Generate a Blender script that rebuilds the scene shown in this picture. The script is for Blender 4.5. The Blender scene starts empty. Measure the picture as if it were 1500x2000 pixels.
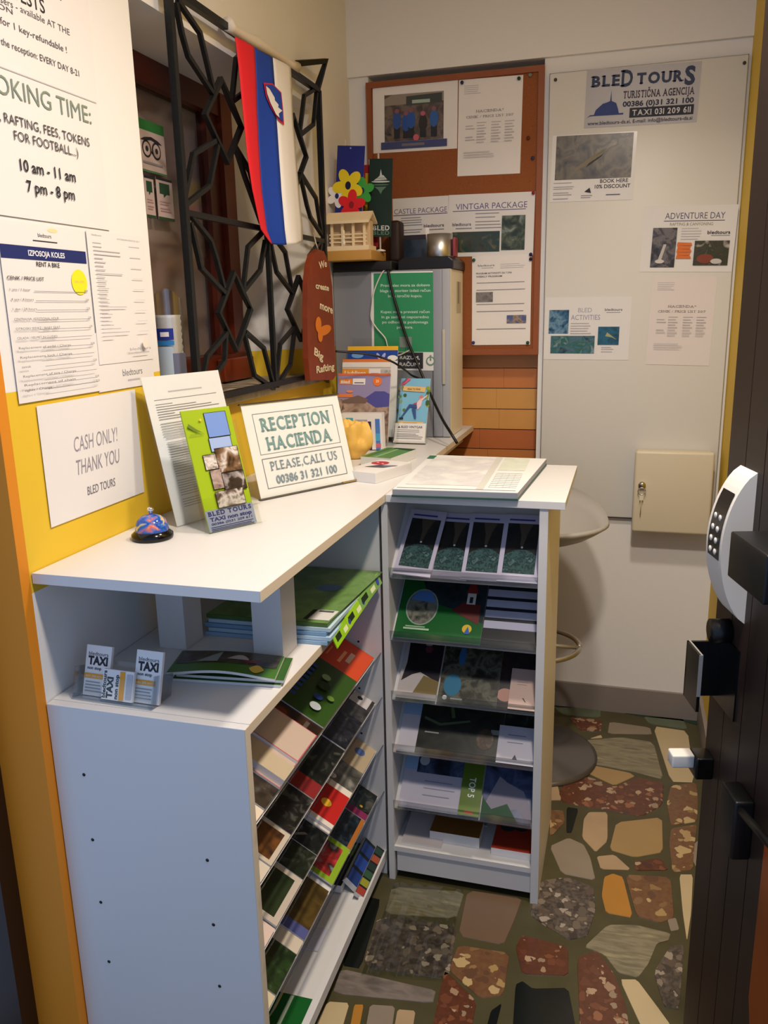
import bpy, bmesh, math, random
from mathutils import Vector, Matrix
random.seed(7)
scene = bpy.context.scene
COL = scene.collection

# ------------------------------------------------------------------ camera, world, lights, exposure
F = 1599.65
R = ((0.9601, 0.2788, -0.0213), (0.0469, -0.2359, -0.9706), (-0.2756, 0.9309, -0.2396))
EYE = Vector((0, 0, 1.45))
rx, ry, rz = (Vector(r) for r in R)
rz.normalize(); rx = (rx - rz * rx.dot(rz)).normalized(); ry = rz.cross(rx)
cam = bpy.data.cameras.new('camera'); cam_o = bpy.data.objects.new('camera', cam); COL.objects.link(cam_o)
cam.sensor_fit = 'VERTICAL'; cam.sensor_height = 36; cam.sensor_width = 27; cam.lens = F / 2000 * 36; cam.clip_start = .02
cam_o.matrix_world = Matrix(((rx.x, -ry.x, -rz.x, EYE.x), (rx.y, -ry.y, -rz.y, EYE.y), (rx.z, -ry.z, -rz.z, EYE.z), (0, 0, 0, 1)))
scene.camera = cam_o

world = bpy.data.worlds.new('world'); scene.world = world; world.use_nodes = True
bg = world.node_tree.nodes['Background']; bg.inputs[0].default_value = (.46, .64, 1, 1); bg.inputs[1].default_value = .75

def lamp(name, kind, loc, target, energy, color, size=.2, spot=None, blend=.5):
    l = bpy.data.lights.new(name, kind); o = bpy.data.objects.new(name, l); COL.objects.link(o)
    o.location = loc; l.energy = energy; l.color = color
    d = (Vector(target) - Vector(loc)).normalized(); o.rotation_euler = d.to_track_quat('-Z', 'Y').to_euler()
    if kind == 'AREA': l.shape = 'DISK'; l.size = size
    if kind == 'SPOT': l.spot_size = math.radians(spot); l.spot_blend = blend; l.shadow_soft_size = size
    return o
lamp('ceiling_lamp', 'AREA', (.02, 1.62, 2.5), (.02, 1.62, 0), 12, (1, .88, .76), .15).data.spread = math.radians(135)
lamp('entrance_lamp', 'AREA', (.02, .88, 2.46), (.02, .92, 0), 26, (1, .88, .76), .15)
scene.view_settings.view_transform = 'Standard'; scene.view_settings.look = 'None'
scene.view_settings.exposure = 0; scene.view_settings.gamma = 1; scene.view_settings.use_curve_mapping = False

# ------------------------------------------------------------------ materials
def lin(h):
    h = h.lstrip('#'); c = [int(h[i:i + 2], 16) / 255 for i in (0, 2, 4)]
    return tuple(((x + .055) / 1.055) ** 2.4 if x > .04045 else x / 12.92 for x in c) + (1,)
_m = {}
def mat(hexc, rough=.55, metal=0, spec=.4, bump=0, bscale=200, var=0, vscale=6, name=None, coat=0):
    k = (hexc, rough, metal, spec, bump, bscale, var, vscale, coat)
    if k in _m: return _m[k]
    m = bpy.data.materials.new(name or 'surface_' + hexc.strip('#')); m.use_nodes = True; nt = m.node_tree; b = nt.nodes['Principled BSDF']
    b.inputs['Base Color'].default_value = lin(hexc); b.inputs['Roughness'].default_value = rough
    b.inputs['Metallic'].default_value = metal; b.inputs['Specular IOR Level'].default_value = spec; b.inputs['Coat Weight'].default_value = coat
    if bump or var:
        tc = nt.nodes.new('ShaderNodeTexCoord'); n = nt.nodes.new('ShaderNodeTexNoise'); nt.links.new(tc.outputs['Object'], n.inputs['Vector'])
        n.inputs['Scale'].default_value = bscale; n.inputs['Detail'].default_value = 4
        if bump:
            bp = nt.nodes.new('ShaderNodeBump'); bp.inputs['Strength'].default_value = bump; bp.inputs['Distance'].default_value = .004
            nt.links.new(n.outputs['Fac'], bp.inputs['Height']); nt.links.new(bp.outputs['Normal'], b.inputs['Normal'])
        if var:
            n2 = nt.nodes.new('ShaderNodeTexNoise'); n2.inputs['Scale'].default_value = vscale; n2.inputs['Detail'].default_value = 5
            nt.links.new(tc.outputs['Object'], n2.inputs['Vector'])
            mx = nt.nodes.new('ShaderNodeMix'); mx.data_type = 'RGBA'
            c = lin(hexc); mx.inputs[6].default_value = tuple(x * (1 - var) for x in c[:3]) + (1,); mx.inputs[7].default_value = tuple(min(1, x * (1 + var)) for x in c[:3]) + (1,)
            nt.links.new(n2.outputs['Fac'], mx.inputs[0]); nt.links.new(mx.outputs[2], b.inputs['Base Color'])
    _m[k] = m; return m
def noise_mat(name, cols, scale=30, rough=.35, seed=0, voronoi=False, stretch=(1, 1, 1), detail=5, dist=0):
    m = bpy.data.materials.new(name); m.use_nodes = True; nt = m.node_tree; b = nt.nodes['Principled BSDF']; b.inputs['Roughness'].default_value = rough
    tc = nt.nodes.new('ShaderNodeTexCoord'); mp = nt.nodes.new('ShaderNodeMapping'); nt.links.new(tc.outputs['Object'], mp.inputs['Vector'])
    mp.inputs['Location'].default_value = (seed * 3.17, seed * 1.73, seed * .61); mp.inputs['Scale'].default_value = stretch
    rp = nt.nodes.new('ShaderNodeValToRGB'); e = rp.color_ramp.elements
    n = len(cols)
    if voronoi:
        nz = nt.nodes.new('ShaderNodeTexNoise'); nz.inputs['Scale'].default_value = scale * .8
        nt.links.new(mp.outputs['Vector'], nz.inputs['Vector'])
        ad = nt.nodes.new('ShaderNodeVectorMath'); ad.operation = 'MULTIPLY_ADD'; ad.inputs[1].default_value = (1.5 / scale,) * 3
        nt.links.new(nz.outputs['Color'], ad.inputs[0]); nt.links.new(mp.outputs['Vector'], ad.inputs[2])
        v = nt.nodes.new('ShaderNodeTexVoronoi'); v.inputs['Scale'].default_value = scale * .8; nt.links.new(ad.outputs[0], v.inputs['Vector'])
        sp = nt.nodes.new('ShaderNodeSeparateColor'); nt.links.new(v.outputs['Color'], sp.inputs[0]); src = sp.outputs[0]
        ra = nt.nodes.new('ShaderNodeMath'); ra.operation = 'MULTIPLY_ADD'; ra.inputs[1].default_value = .62; ra.inputs[2].default_value = .10; nt.links.new(sp.outputs[1], ra.inputs[0])
        ms = nt.nodes.new('ShaderNodeMath'); ms.operation = 'LESS_THAN'; nt.links.new(v.outputs['Distance'], ms.inputs[0]); nt.links.new(ra.outputs[0], ms.inputs[1])
        bn = nt.nodes.new('ShaderNodeTexNoise'); bn.inputs['Scale'].default_value = scale * 1.6; bn.inputs['Detail'].default_value = 6; nt.links.new(mp.outputs['Vector'], bn.inputs['Vector'])
        br = nt.nodes.new('ShaderNodeValToRGB'); br.color_ramp.elements[0].color = lin(cols[0]); br.color_ramp.elements[1].color = lin(cols[2]); br.color_ramp.elements[0].position = .35; br.color_ramp.elements[1].position = .65
        nt.links.new(bn.outputs['Fac'], br.inputs['Fac']); mxc = nt.nodes.new('ShaderNodeMix'); mxc.data_type = 'RGBA'
        nt.links.new(ms.outputs[0], mxc.inputs[0]); nt.links.new(br.outputs['Color'], mxc.inputs[6]); nt.links.new(rp.outputs['Color'], mxc.inputs[7]); nt.links.new(mxc.outputs[2], b.inputs['Base Color'])
        for i, c in enumerate(cols):
            p = i / n
            el = e[i] if i < 2 else e.new(p)
            el.position = p; el.color = lin(c)
        rp.color_ramp.interpolation = 'CONSTANT'
    else:
        v = nt.nodes.new('ShaderNodeTexNoise'); v.inputs['Scale'].default_value = scale; v.inputs['Detail'].default_value = detail; v.inputs['Distortion'].default_value = dist
        nt.links.new(mp.outputs['Vector'], v.inputs['Vector']); src = v.outputs['Fac']
        for i, c in enumerate(cols):
            p = .3 + .4 * i / max(1, n - 1)
            el = e[i] if i < 2 else e.new(p)
            el.position = p; el.color = lin(c)
    nt.links.new(src, rp.inputs['Fac'])
    if not voronoi: nt.links.new(rp.outputs['Color'], b.inputs['Base Color'])
    return m
_ps = [0]
def photo(cols, scale=40, rough=.3, dist=.6):
    _ps[0] += 1
    return noise_mat('printed_photo', cols, scale, rough, _ps[0], dist=dist)
def acrylic(name, tint='#f4f8f4', gloss=.16):
    m = bpy.data.materials.new(name); m.use_nodes = True; nt = m.node_tree; nt.nodes.clear()
    o = nt.nodes.new('ShaderNodeOutputMaterial'); t = nt.nodes.new('ShaderNodeBsdfTransparent'); t.inputs[0].default_value = lin(tint)
    g = nt.nodes.new('ShaderNodeBsdfGlossy'); g.inputs['Roughness'].default_value = .12
    f = nt.nodes.new('ShaderNodeFresnel'); f.inputs['IOR'].default_value = 1.4
    mt = nt.nodes.new('ShaderNodeMath'); mt.operation = 'MULTIPLY_ADD'; mt.inputs[1].default_value = .8; mt.inputs[2].default_value = gloss * .3
    ge = nt.nodes.new('ShaderNodeNewGeometry'); fb = nt.nodes.new('ShaderNodeMath'); fb.operation = 'SUBTRACT'; fb.inputs[0].default_value = 1; nt.links.new(ge.outputs['Backfacing'], fb.inputs[1])
    ff = nt.nodes.new('ShaderNodeMath'); ff.operation = 'MULTIPLY'; nt.links.new(f.outputs['Fac'], ff.inputs[0]); nt.links.new(fb.outputs[0], ff.inputs[1]); nt.links.new(ff.outputs[0], mt.inputs[0]); mx = nt.nodes.new('ShaderNodeMixShader')
    nt.links.new(mt.outputs[0], mx.inputs[0]); nt.links.new(t.outputs[0], mx.inputs[1]); nt.links.new(g.outputs[0], mx.inputs[2]); nt.links.new(mx.outputs[0], o.inputs[0])
    return m
WHITE = mat('#e5e3e0', .6, bump=.06, bscale=90, name='white_wall_paint')
LAM = mat('#d2d0ce', .42, name='white_laminate')
EDGE = mat('#d8c8ae', .5, name='laminate_edge_warm_lit')  # warm lamp light on the laminate edges is put into this tan
YEL = mat('#e2bb2e', .6, bump=.06, bscale=90, name='yellow_wall_paint')
PAPER = mat('#e4e0de', .6, name='paper')
GLOSSP = mat('#dedcda', .22, name='laminated_paper')
BLACK = mat('#0c0c0d', .4, name='black_metal')
IRON = mat('#161718', .42, metal=.2, bump=.15, bscale=150, name='black_painted_iron')
INK = mat('#26262a', .6, name='black_ink')
GREY = mat('#8d8a90', .6, name='grey_ink')
LGREY = mat('#b5b2b8', .6, name='light_grey_ink')
NAVY = mat('#1b2a66', .5, name='navy_ink')
ACR = acrylic('clear_acrylic', '#fdfefd', .06); ACR2 = acrylic('clear_acrylic_lip', '#e2e6ea', .5); GLASS = acrylic('window_glass', '#e8e6e4', .25)
STEEL = mat('#c4c4c0', .38, metal=1, name='brushed_steel')
CHROME = mat('#e0e0e0', .08, metal=1, name='chrome')

# ------------------------------------------------------------------ helpers
def at(u, v, axis, val):
    """a point of the room seen at a pixel of the photograph, on the plane axis = val"""
    d = rx * (u - 750) + ry * (v - 1000) + rz * F
    return EYE + d * ((val - EYE[axis]) / d[axis])
class MB:
    """collects shapes for ONE mesh object with several materials"""
    def __init__(s): s.v = []; s.f = []; s.mi = []; s.mats = []; s.smooth = []
    def m(s, m):
        if m not in s.mats: s.mats.append(m)
        return s.mats.index(m)
    def add(s, vs, fs, m, smooth=False):
        b = len(s.v); s.v += [tuple(v) for v in vs]; i = s.m(m)
        for f in fs: s.f.append([b + k for k in f]); s.mi.append(i); s.smooth.append(smooth)
        return s
    def box(s, a, b, m):
        x0, y0, z0 = (min(a[i], b[i]) for i in range(3)); x1, y1, z1 = (max(a[i], b[i]) for i in range(3))
        return s.add([(x0, y0, z0), (x1, y0, z0), (x1, y1, z0), (x0, y1, z0), (x0, y0, z1), (x1, y0, z1), (x1, y1, z1), (x0, y1, z1)],
                     [(0, 3, 2, 1), (4, 5, 6, 7), (0, 1, 5, 4), (1, 2, 6, 5), (2, 3, 7, 6), (3, 0, 4, 7)], m)
    def obox(s, o, X, Y, Z, m):
        o, X, Y, Z = (Vector(q) for q in (o, X, Y, Z))
        vs = [o, o + X, o + X + Y, o + Y, o + Z, o + X + Z, o + X + Y + Z, o + Y + Z]
        fs = [(0, 3, 2, 1), (4, 5, 6, 7), (0, 1, 5, 4), (1, 2, 6, 5), (2, 3, 7, 6), (3, 0, 4, 7)]
        if X.cross(Y).dot(Z) < 0: fs = [f[::-1] for f in fs]
        return s.add(vs, fs, m)
    def rbox(s, a, b, m, r=.01, seg=4):
        bm = bmesh.new(); bmesh.ops.create_cube(bm, size=1)
        a = Vector(a); b = Vector(b); c = (a + b) / 2; d = b - a
        for v in bm.verts: v.co = Vector((v.co.x * abs(d.x), v.co.y * abs(d.y), v.co.z * abs(d.z))) + c
        bmesh.ops.bevel(bm, geom=list(bm.edges), offset=r, segments=seg, profile=.5, affect='EDGES')
        bm.verts.index_update(); s.add([v.co for v in bm.verts], [[v.index for v in f.verts] for f in bm.faces], m, True); bm.free(); return s
    def tube(s, pts, r, m, n=8, square=False, closed=False):
        pts = [Vector(p) for p in pts]; k = 4 if square else n; rings = []
        up = None
        for i, p in enumerate(pts):
            d = (pts[min(i + 1, len(pts) - 1)] - pts[max(i - 1, 0)]).normalized()
            if up is None: up = Vector((1, 0, 0)) if abs(d.x) < .9 else Vector((0, 0, 1))
            a = (up - d * up.dot(d)).normalized(); c = d.cross(a); up = a
            rr = r[i] if isinstance(r, (list, tuple)) else r
            ph = math.pi / 4 if square else 0; q = rr * (1.414 if square else 1)
            rings.append([p + (a * math.cos(ph + 2 * math.pi * j / k) + c * math.sin(ph + 2 * math.pi * j / k)) * q for j in range(k)])
        vs = [v for rg in rings for v in rg]; fs = []
        for i in range(len(pts) - 1):
            for j in range(k): fs.append((i * k + j, i * k + (j + 1) % k, (i + 1) * k + (j + 1) % k, (i + 1) * k + j))
        fs.append(tuple(range(k))[::-1]); fs.append(tuple((len(pts) - 1) * k + j for j in range(k)))
        return s.add(vs, fs, m, not square)
    def lathe(s, prof, c, m, n=32, sx=1, sy=1):
        c = Vector(c); vs = []; fs = []
        for (r, z) in prof:
            for j in range(n): a = 2 * math.pi * j / n; vs.append(c + Vector((r * sx * math.cos(a), r * sy * math.sin(a), z)))
        for i in range(len(prof) - 1):
            for j in range(n): fs.append((i * n + j, i * n + (j + 1) % n, (i + 1) * n + (j + 1) % n, (i + 1) * n + j))
        if prof[0][0] > 1e-5: fs.append(tuple(range(n))[::-1])
        if prof[-1][0] > 1e-5: fs.append(tuple((len(prof) - 1) * n + j for j in range(n)))
        return s.add(vs, fs, m, True)
    def prism(s, poly, d, m, smooth=False):
        """planar polygon swept along vector d"""
        p = [Vector(q) for q in poly]; d = Vector(d); n = len(p)
        nrm = Vector((0, 0, 0))
        for i in range(n): nrm += p[i].cross(p[(i + 1) % n])
        if nrm.dot(d) > 0: p = p[::-1]
        fs = [tuple(range(n)), tuple(range(2 * n - 1, n - 1, -1))]
        for i in range(n): fs.append((i, n + i, n + (i + 1) % n, (i + 1) % n))
        return s.add(p + [q + d for q in p], fs, m, smooth)
    def build(s, name, parent=None, M=None, bevel=0):
        me = bpy.data.meshes.new(name); me.from_pydata(s.v, [], s.f)
        for m in s.mats: me.materials.append(m)
        for p, i, sm in zip(me.polygons, s.mi, s.smooth): p.material_index = i; p.use_smooth = sm
        me.update(); o = bpy.data.objects.new(name, me); COL.objects.link(o)
        if M is not None: o.matrix_world = M
        if parent is not None: o.parent = parent
        if bevel:
            b = o.modifiers.new('bevel', 'BEVEL'); b.width = bevel; b.segments = 2; b.limit_method = 'ANGLE'
        return o
def tag(o, label=None, cat=None, group=None, kind=None):
    if label: o['label'] = label
    if cat: o['category'] = cat
    if group: o['group'] = group
    if kind: o['kind'] = kind
    return o
def empty(name, loc, label, cat, group=None, M=None):
    o = bpy.data.objects.new(name, None); COL.objects.link(o); o.empty_display_size = .05
    if M is not None: o.matrix_world = M
    else: o.location = loc
    return tag(o, label, cat, group)
def struct(o): o['kind'] = 'structure'; return o
def kid(mb, name, parent, loc=(0, 0, 0), M=None, bevel=0):
    """a part whose mesh is written in world space, under a thing whose Empty stands at loc"""
    o = mb.build(name, None, None, bevel); inv = Matrix.Translation(-Vector(loc))
    o.data.transform(inv if M is None else M.inverted()); o.parent = parent; return o

# text: every letter is the mesh of a font curve
_tc = {}
def glyphs(txt, bold=0, shear=0):
    k = (txt, bold, shear)
    if k in _tc: return _tc[k]
    cu = bpy.data.curves.new('t', 'FONT'); cu.body = txt; cu.size = 1; cu.offset = bold; cu.shear = shear; cu.resolution_u = 3; cu.fill_mode = 'FRONT'
    o = bpy.data.objects.new('t', cu); COL.objects.link(o); bpy.context.view_layer.update()
    me = o.evaluated_get(bpy.context.evaluated_depsgraph_get()).to_mesh()
    vs = [tuple(v.co)[:2] for v in me.vertices]; fs = [tuple(p.vertices) for p in me.polygons]
    bpy.data.objects.remove(o); bpy.data.curves.remove(cu)
    _tc[k] = (vs, fs); return _tc[k]
SERIF = {'A': 'ab', 'B': 'ac', 'D': 'ac', 'E': 'ac', 'F': 'ac', 'H': 'abcd', 'I': 'mn', 'K': 'abcd', 'L': 'ac', 'M': 'abcd', 'N': 'acd', 'P': 'ac', 'R': 'abc', 'T': 'm', 'U': 'cd', 'X': 'abcd', 'Y': 'mcd', 'J': 'd'}
class Sheet(MB):
    """a printed sheet: local x right, y up, z out of the page; content placed in fractions of its width and height"""
    def __init__(s, W, H, t=.0008, base=None, border=None):
        super().__init__(); s.W = W; s.H = H; s.t = t; s.k = 0; s.box((0, 0, 0), (W, H, t), base or PAPER)
    def z(s): s.k += 1; return s.t + .00018 * s.k
    def poly(s, pts, m):
        z = s.z(); p = [(x * s.W, y * s.H) for x, y in pts]
        ar = sum(p[i][0] * p[(i + 1) % len(p)][1] - p[(i + 1) % len(p)][0] * p[i][1] for i in range(len(p)))
        if ar < 0: p = p[::-1]
        s.add([(x, y, z) for x, y in p], [tuple(range(len(p)))], m); return s
    def rect(s, x0, y0, x1, y1, m): return s.poly([(x0, y0), (x1, y0), (x1, y1), (x0, y1)], m)
    def frame(s, x0, y0, x1, y1, w, m):
        h = w * s.W / s.H
        s.rect(x0, y0, x1, y0 + h, m); s.rect(x0, y1 - h, x1, y1, m); s.rect(x0, y0, x0 + w, y1, m); return s.rect(x1 - w, y0, x1, y1, m)
    def ell(s, cx, cy, r, m, ry=None, n=20, rot=0):
        ry = r * s.W / s.H if ry is None else ry
        c, q = math.cos(rot), math.sin(rot); a = s.W / s.H
        out = []
        for i in range(n):
            t = 2 * math.pi * i / n; x = r * math.cos(t) * s.W; y = ry * math.sin(t) * s.H
            out.append((cx + (x * c - y * q) / s.W, cy + (x * q + y * c) / s.H))
        return s.poly(out, m)
    def lines(s, x0, x1, ys, m, th=.006, rag=.3, rng=None):
        for y in ys:
            e = x1 - (x1 - x0) * random.random() * rag; s.rect(x0, y, e, y + th, m)
        return s
    def text(s, txt, x, y, h, m, align='l', w=None, bold=0, shear=0, serif=False, rot=0):
        """h: cap height as fraction of H; w: total width as fraction of W (squeezes to fit)"""
        z = s.z(); vs, fs = glyphs(txt, bold, shear)
        if not vs: return s
        vs = list(vs); fs = list(fs)
        if serif:
            vs = []; fs = []; cx = 0; st = .13
            for ch in txt:
                if ch == ' ': cx += .34; continue
                gv, gf = glyphs(ch, bold, shear); b = len(vs); x0 = min(p[0] for p in gv); x1 = max(p[0] for p in gv)
                vs += [(p[0] - x0 + cx, p[1]) for p in gv]; fs += [tuple(b + i for i in f) for f in gf]; wd = x1 - x0
                for q in SERIF.get(ch, ''):
                    yy = 0 if q in 'abm' else .69 - .065
                    mid = {'a': .06, 'c': .06, 'b': wd - .06, 'd': wd - .06, 'm': wd / 2, 'n': wd / 2}[q]
                    b = len(vs); X0 = cx + mid - st; X1 = cx + mid + st
                    vs += [(X0, yy), (X1, yy), (X1, yy + .065), (X0, yy + .065)]; fs.append((b, b + 1, b + 2, b + 3))
                cx += wd + .13
        xs = [p[0] for p in vs]; x0, x1 = min(xs), max(xs); cap = .7
        sy = h * s.H / cap; sx = sy
        if w: sx = w * s.W / (x1 - x0)
        wd = (x1 - x0) * sx; off = {'l': 0, 'c': -wd / 2, 'r': -wd}[align]
        c, q = math.cos(rot), math.sin(rot); out = []
        for px, py in vs:
            a = (px - x0) * sx + off; b = py * sy; out.append((x * s.W + a * c - b * q, y * s.H + a * q + b * c, z))
        s.add(out, fs, m); return s
def basis(BL, BR, TL):
    BL, BR, TL = Vector(BL), Vector(BR), Vector(TL); X = (BR - BL); W = X.length; X.normalize()
    Y = TL - BL; Y = Y - X * Y.dot(X); H = Y.length; Y.normalize(); Z = X.cross(Y)
    return Matrix(((X.x, Y.x, Z.x, BL.x), (X.y, Y.y, Z.y, BL.y), (X.z, Y.z, Z.z, BL.z), (0, 0, 0, 1))), W, H
def seen(axis, val, TL, TR, BR, BL):
    tl, tr, br, bl = (at(p[0], p[1], axis, val) for p in (TL, TR, BR, BL))
    l = (tl + bl) / 2; r = (tr + br) / 2; t = (tl + tr) / 2; b = (bl + br) / 2; c = (l + r + t + b) / 4
    X = r - l; Y = t - b; return basis(c - X / 2 - Y / 2, c + X / 2 - Y / 2, c - X / 2 + Y / 2)

# ------------------------------------------------------------------ the setting
XW, YB = -.94, 2.87
# floor: olive grout with inlaid irregular stones and one painted shadow
fl = MB(); GROUT = mat('#47422a', .35, var=.3, vscale=14, name='olive_grout')
fl.box((-1.2, -.6, -.05), (.7, 2.95, 0), GROUT)
red = noise_mat('red_conglomerate_stone', ['#54301f', '#9c7f64', '#5d3524', '#8a5a3e', '#6b3f2b', '#a98d70', '#74482f', '#4c2f26', '#8f7a62', '#633a28', '#6b3f2b', '#5d3524'], 62, .25, 1, True)
grc = noise_mat('grey_conglomerate_stone', ['#5b5148', '#7a6d60', '#3c342f', '#8f8272', '#6a5d50', '#57483f', '#9b8f80', '#6a5d50'], 60, .25, 2, True)
tanc = noise_mat('tan_conglomerate_stone', ['#6a4630', '#a98c60', '#6f5236', '#a18455', '#7c5f40', '#b39a6c', '#5f4330', '#8b6e48'], 44, .25, 3, True)
tan = mat('#9a7e52', .28, var=.12, vscale=9, name='tan_stone'); cream = mat('#b8a47e', .28, var=.1, vscale=9, name='cream_stone')
pale = mat('#a68c6c', .28, var=.18, vscale=14, name='pale_stone'); gry = mat('#857868', .28, var=.12, vscale=8, name='grey_stone')
orange_s = mat('#a8752e', .28, var=.15, vscale=8, name='ochre_stone'); blk = mat('#131614', .2, name='black_stone_and_shade'); brn = mat('#6b5644', .28, var=.1, vscale=8, name='brown_stone')
strp = noise_mat('striped_grey_stone', ['#5f5a48', '#857b62', '#6d6650', '#99906f'], 14, .25, 5, False, (.6, 3, 1)); mossy = mat('#5b6350', .3, var=.25, vscale=16, name='green_grey_stone')
wav = noise_mat('wavy_grey_stone', ['#5b534c', '#7b7068', '#6a6058', '#8d8279'], 9, .22, 7, False, (1, 3, 1))
A = lambda pts, s=3.0, ox=1000, oy=1350: [(ox + x / s, oy + y / s) for x, y in pts]
B_ = lambda pts: [(600 + x / 3.26, 1650 + y / 3.26) for x, y in pts]
stones = [
 (mat('#22382a', .3, var=.3, vscale=18, name='dark_green_strip'), A([(240, 75), (1140, 165), (1140, 215), (1000, 175), (760, 150), (520, 100), (240, 95)])),
 (cream, A([(825, 205), (1030, 235), (1070, 535), (930, 530)])), (strp, A([(340, 370), (420, 290), (640, 270), (830, 300), (890, 520), (700, 470), (430, 420)])),
 (tan, A([(365, 440), (440, 430), (690, 480), (720, 500), (600, 555), (480, 500)])), (red, A([(270, 600), (340, 485), (470, 510), (600, 565), (740, 505), (890, 540), (880, 670), (760, 735), (560, 700), (300, 655)])),
 (tanc, A([(930, 555), (1080, 535), (1090, 640), (1085, 765), (930, 790), (905, 660)])), (pale, A([(420, 750), (450, 710), (560, 710), (560, 880), (490, 945), (410, 860)])),
 (tan, A([(610, 770), (880, 740), (885, 945), (720, 975), (570, 930)])), (tanc, A([(930, 805), (1085, 780), (1070, 900), (1060, 1050), (940, 1060), (920, 900)])),
 (gry, A([(220, 910), (330, 860), (420, 900), (460, 980), (490, 1110), (290, 1070)])), (pale, A([(495, 970), (600, 960), (700, 1050), (520, 1045)])),
 (red, A([(720, 1000), (870, 980), (920, 1050), (720, 1052)])), (orange_s, A([(540, 1090), (590, 1070), (650, 1090), (710, 1330), (550, 1300), (525, 1200)])),
 (tanc, A([(660, 1075), (930, 1090), (950, 1330), (870, 1360), (730, 1320)])), (grc, A([(170, 1110), (330, 1090), (480, 1150), (490, 1290), (440, 1440), (330, 1460), (200, 1380), (100, 1310)])),
 (cream, A([(980, 1075), (1060, 1075), (1050, 1300), (1025, 1470), (1000, 1300)])), (strp, A([(420, 1500), (560, 1370), (720, 1370), (930, 1420), (920, 1460), (850, 1480), (800, 1600), (740, 1680), (620, 1650), (540, 1545)])),
 (grc, A([(830, 1650), (930, 1490), (1010, 1490), (980, 1870), (890, 1850)])), (cream, A([(630, 1690), (730, 1690), (850, 1850), (930, 1960), (900, 2040), (790, 2040)])),
 (red, A([(380, 1560), (500, 1520), (600, 1660), (670, 1850), (690, 2000), (400, 2020)])), (red, A([(20, 1500), (60, 1430), (330, 1500), (330, 1670), (60, 1660)])),
 (blk, A([(20, 1720), (60, 1700), (120, 1745), (330, 1740), (370, 1950), (370, 2030), (0, 2030)])), (tanc, A([(225, 700), (300, 700), (310, 770), (220, 860)])), (blk, A([(320, 680), (390, 690), (350, 830), (318, 830)])),
 (red, A([(330, 150), (530, 170), (520, 240), (400, 230)])), (gry, A([(570, 180), (810, 215), (820, 255), (560, 250)])), (mossy, A([(770, 150), (1000, 160), (1030, 225), (800, 190)])),
 (mossy, A([(240, 90), (520, 100), (520, 155), (300, 140)])), (gry, A([(910, 1340), (960, 1330), (980, 1400), (930, 1410)])), (pale, A([(225, 560), (265, 545), (290, 640), (225, 640)])), (cream, A([(455, 280), (520, 258), (530, 275)])), (blk, A([(225, 400), (330, 375), (430, 425), (320, 430)])),
 (brn, B_([(1020, 290), (1370, 340), (1320, 480), (1250, 640), (960, 580)])), (strp, B_([(540, 270), (1000, 300), (950, 470), (490, 440)])), (grc, B_([(450, 455), (955, 520), (900, 860), (350, 780)])),
 (wav, B_([(210, 790), (600, 880), (820, 930), (800, 1010), (160, 950)])), (cream, B_([(130, 1000), (270, 1010), (215, 1200), (30, 1200)])), (tanc, B_([(960, 640), (1290, 690), (1250, 960), (1100, 980), (900, 800)])),
 (red, B_([(880, 800), (1080, 1000), (1040, 1200), (790, 1200), (850, 900)])), (blk, B_([(1240, 1010), (1200, 1170), (1140, 1170), (1170, 1060)])), (blk, B_([(380, 330), (470, 350), (340, 790), (220, 770)])),  # last black piece is the shadow under the tray, painted on the floor
 (orange_s, B_([(300, 1020), (360, 1020), (330, 1180), (270, 1180)])), (gry, B_([(400, 1020), (560, 1030), (540, 1180), (370, 1180)])), (pale, B_([(575, 1050), (690, 1060), (670, 1190), (550, 1190)])),
]
for m, px in stones:
    w = [at(x, y, 2, 0) for x, y in px]; c = sum(w, Vector()) / len(w); q = []
    for i in range(len(w)):                                       # chamfer the corners a little so outlines read as worn stone
        a, b, d = w[i - 1], w[i], w[(i + 1) % len(w)]; q += [b.lerp(a, .10), b.lerp(d, .10)]
    if sum(q[i].x * q[(i + 1) % len(q)].y - q[(i + 1) % len(q)].x * q[i].y for i in range(len(q))) < 0: q = q[::-1]
    n = len(q); lo = [(p.x, p.y, 0) for p in q]; hi = [(p.x + (c.x - p.x) * .012, p.y + (c.y - p.y) * .012, .0016) for p in q]
    fl.add(lo + hi, [tuple(range(n, 2 * n))] + [(i, (i + 1) % n, n + (i + 1) % n, n + i) for i in range(n)], m)
rnd = random.Random(3)
for gx in range(-11, 7, 2):                                       # further stones of the floor, outside the traced patch
    for gy in range(-5, 29, 2):
        x = gx / 10 + rnd.uniform(-.03, .03); y = gy / 10 + rnd.uniform(-.03, .03)
        if -.6 < x < .3 and y > 1.0: continue
        n = 7; a0 = rnd.random() * 6; pts = [(x + (.075 + rnd.random() * .02) * math.cos(a0 + 6.283 * i / n), y + (.075 + rnd.random() * .02) * math.sin(a0 + 6.283 * i / n), .0014) for i in range(n)]
        fl.add(pts, [tuple(range(n))], rnd.choice([tan, red, grc, pale, gry, tanc]))
struct(fl.build('floor'))

c = MB().box((-1.3, -.2, 2.6), (.9, 3.0, 2.66), mat('#cfc9c0', .8, name='ceiling_paint')); struct(c.build('ceiling'))
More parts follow.
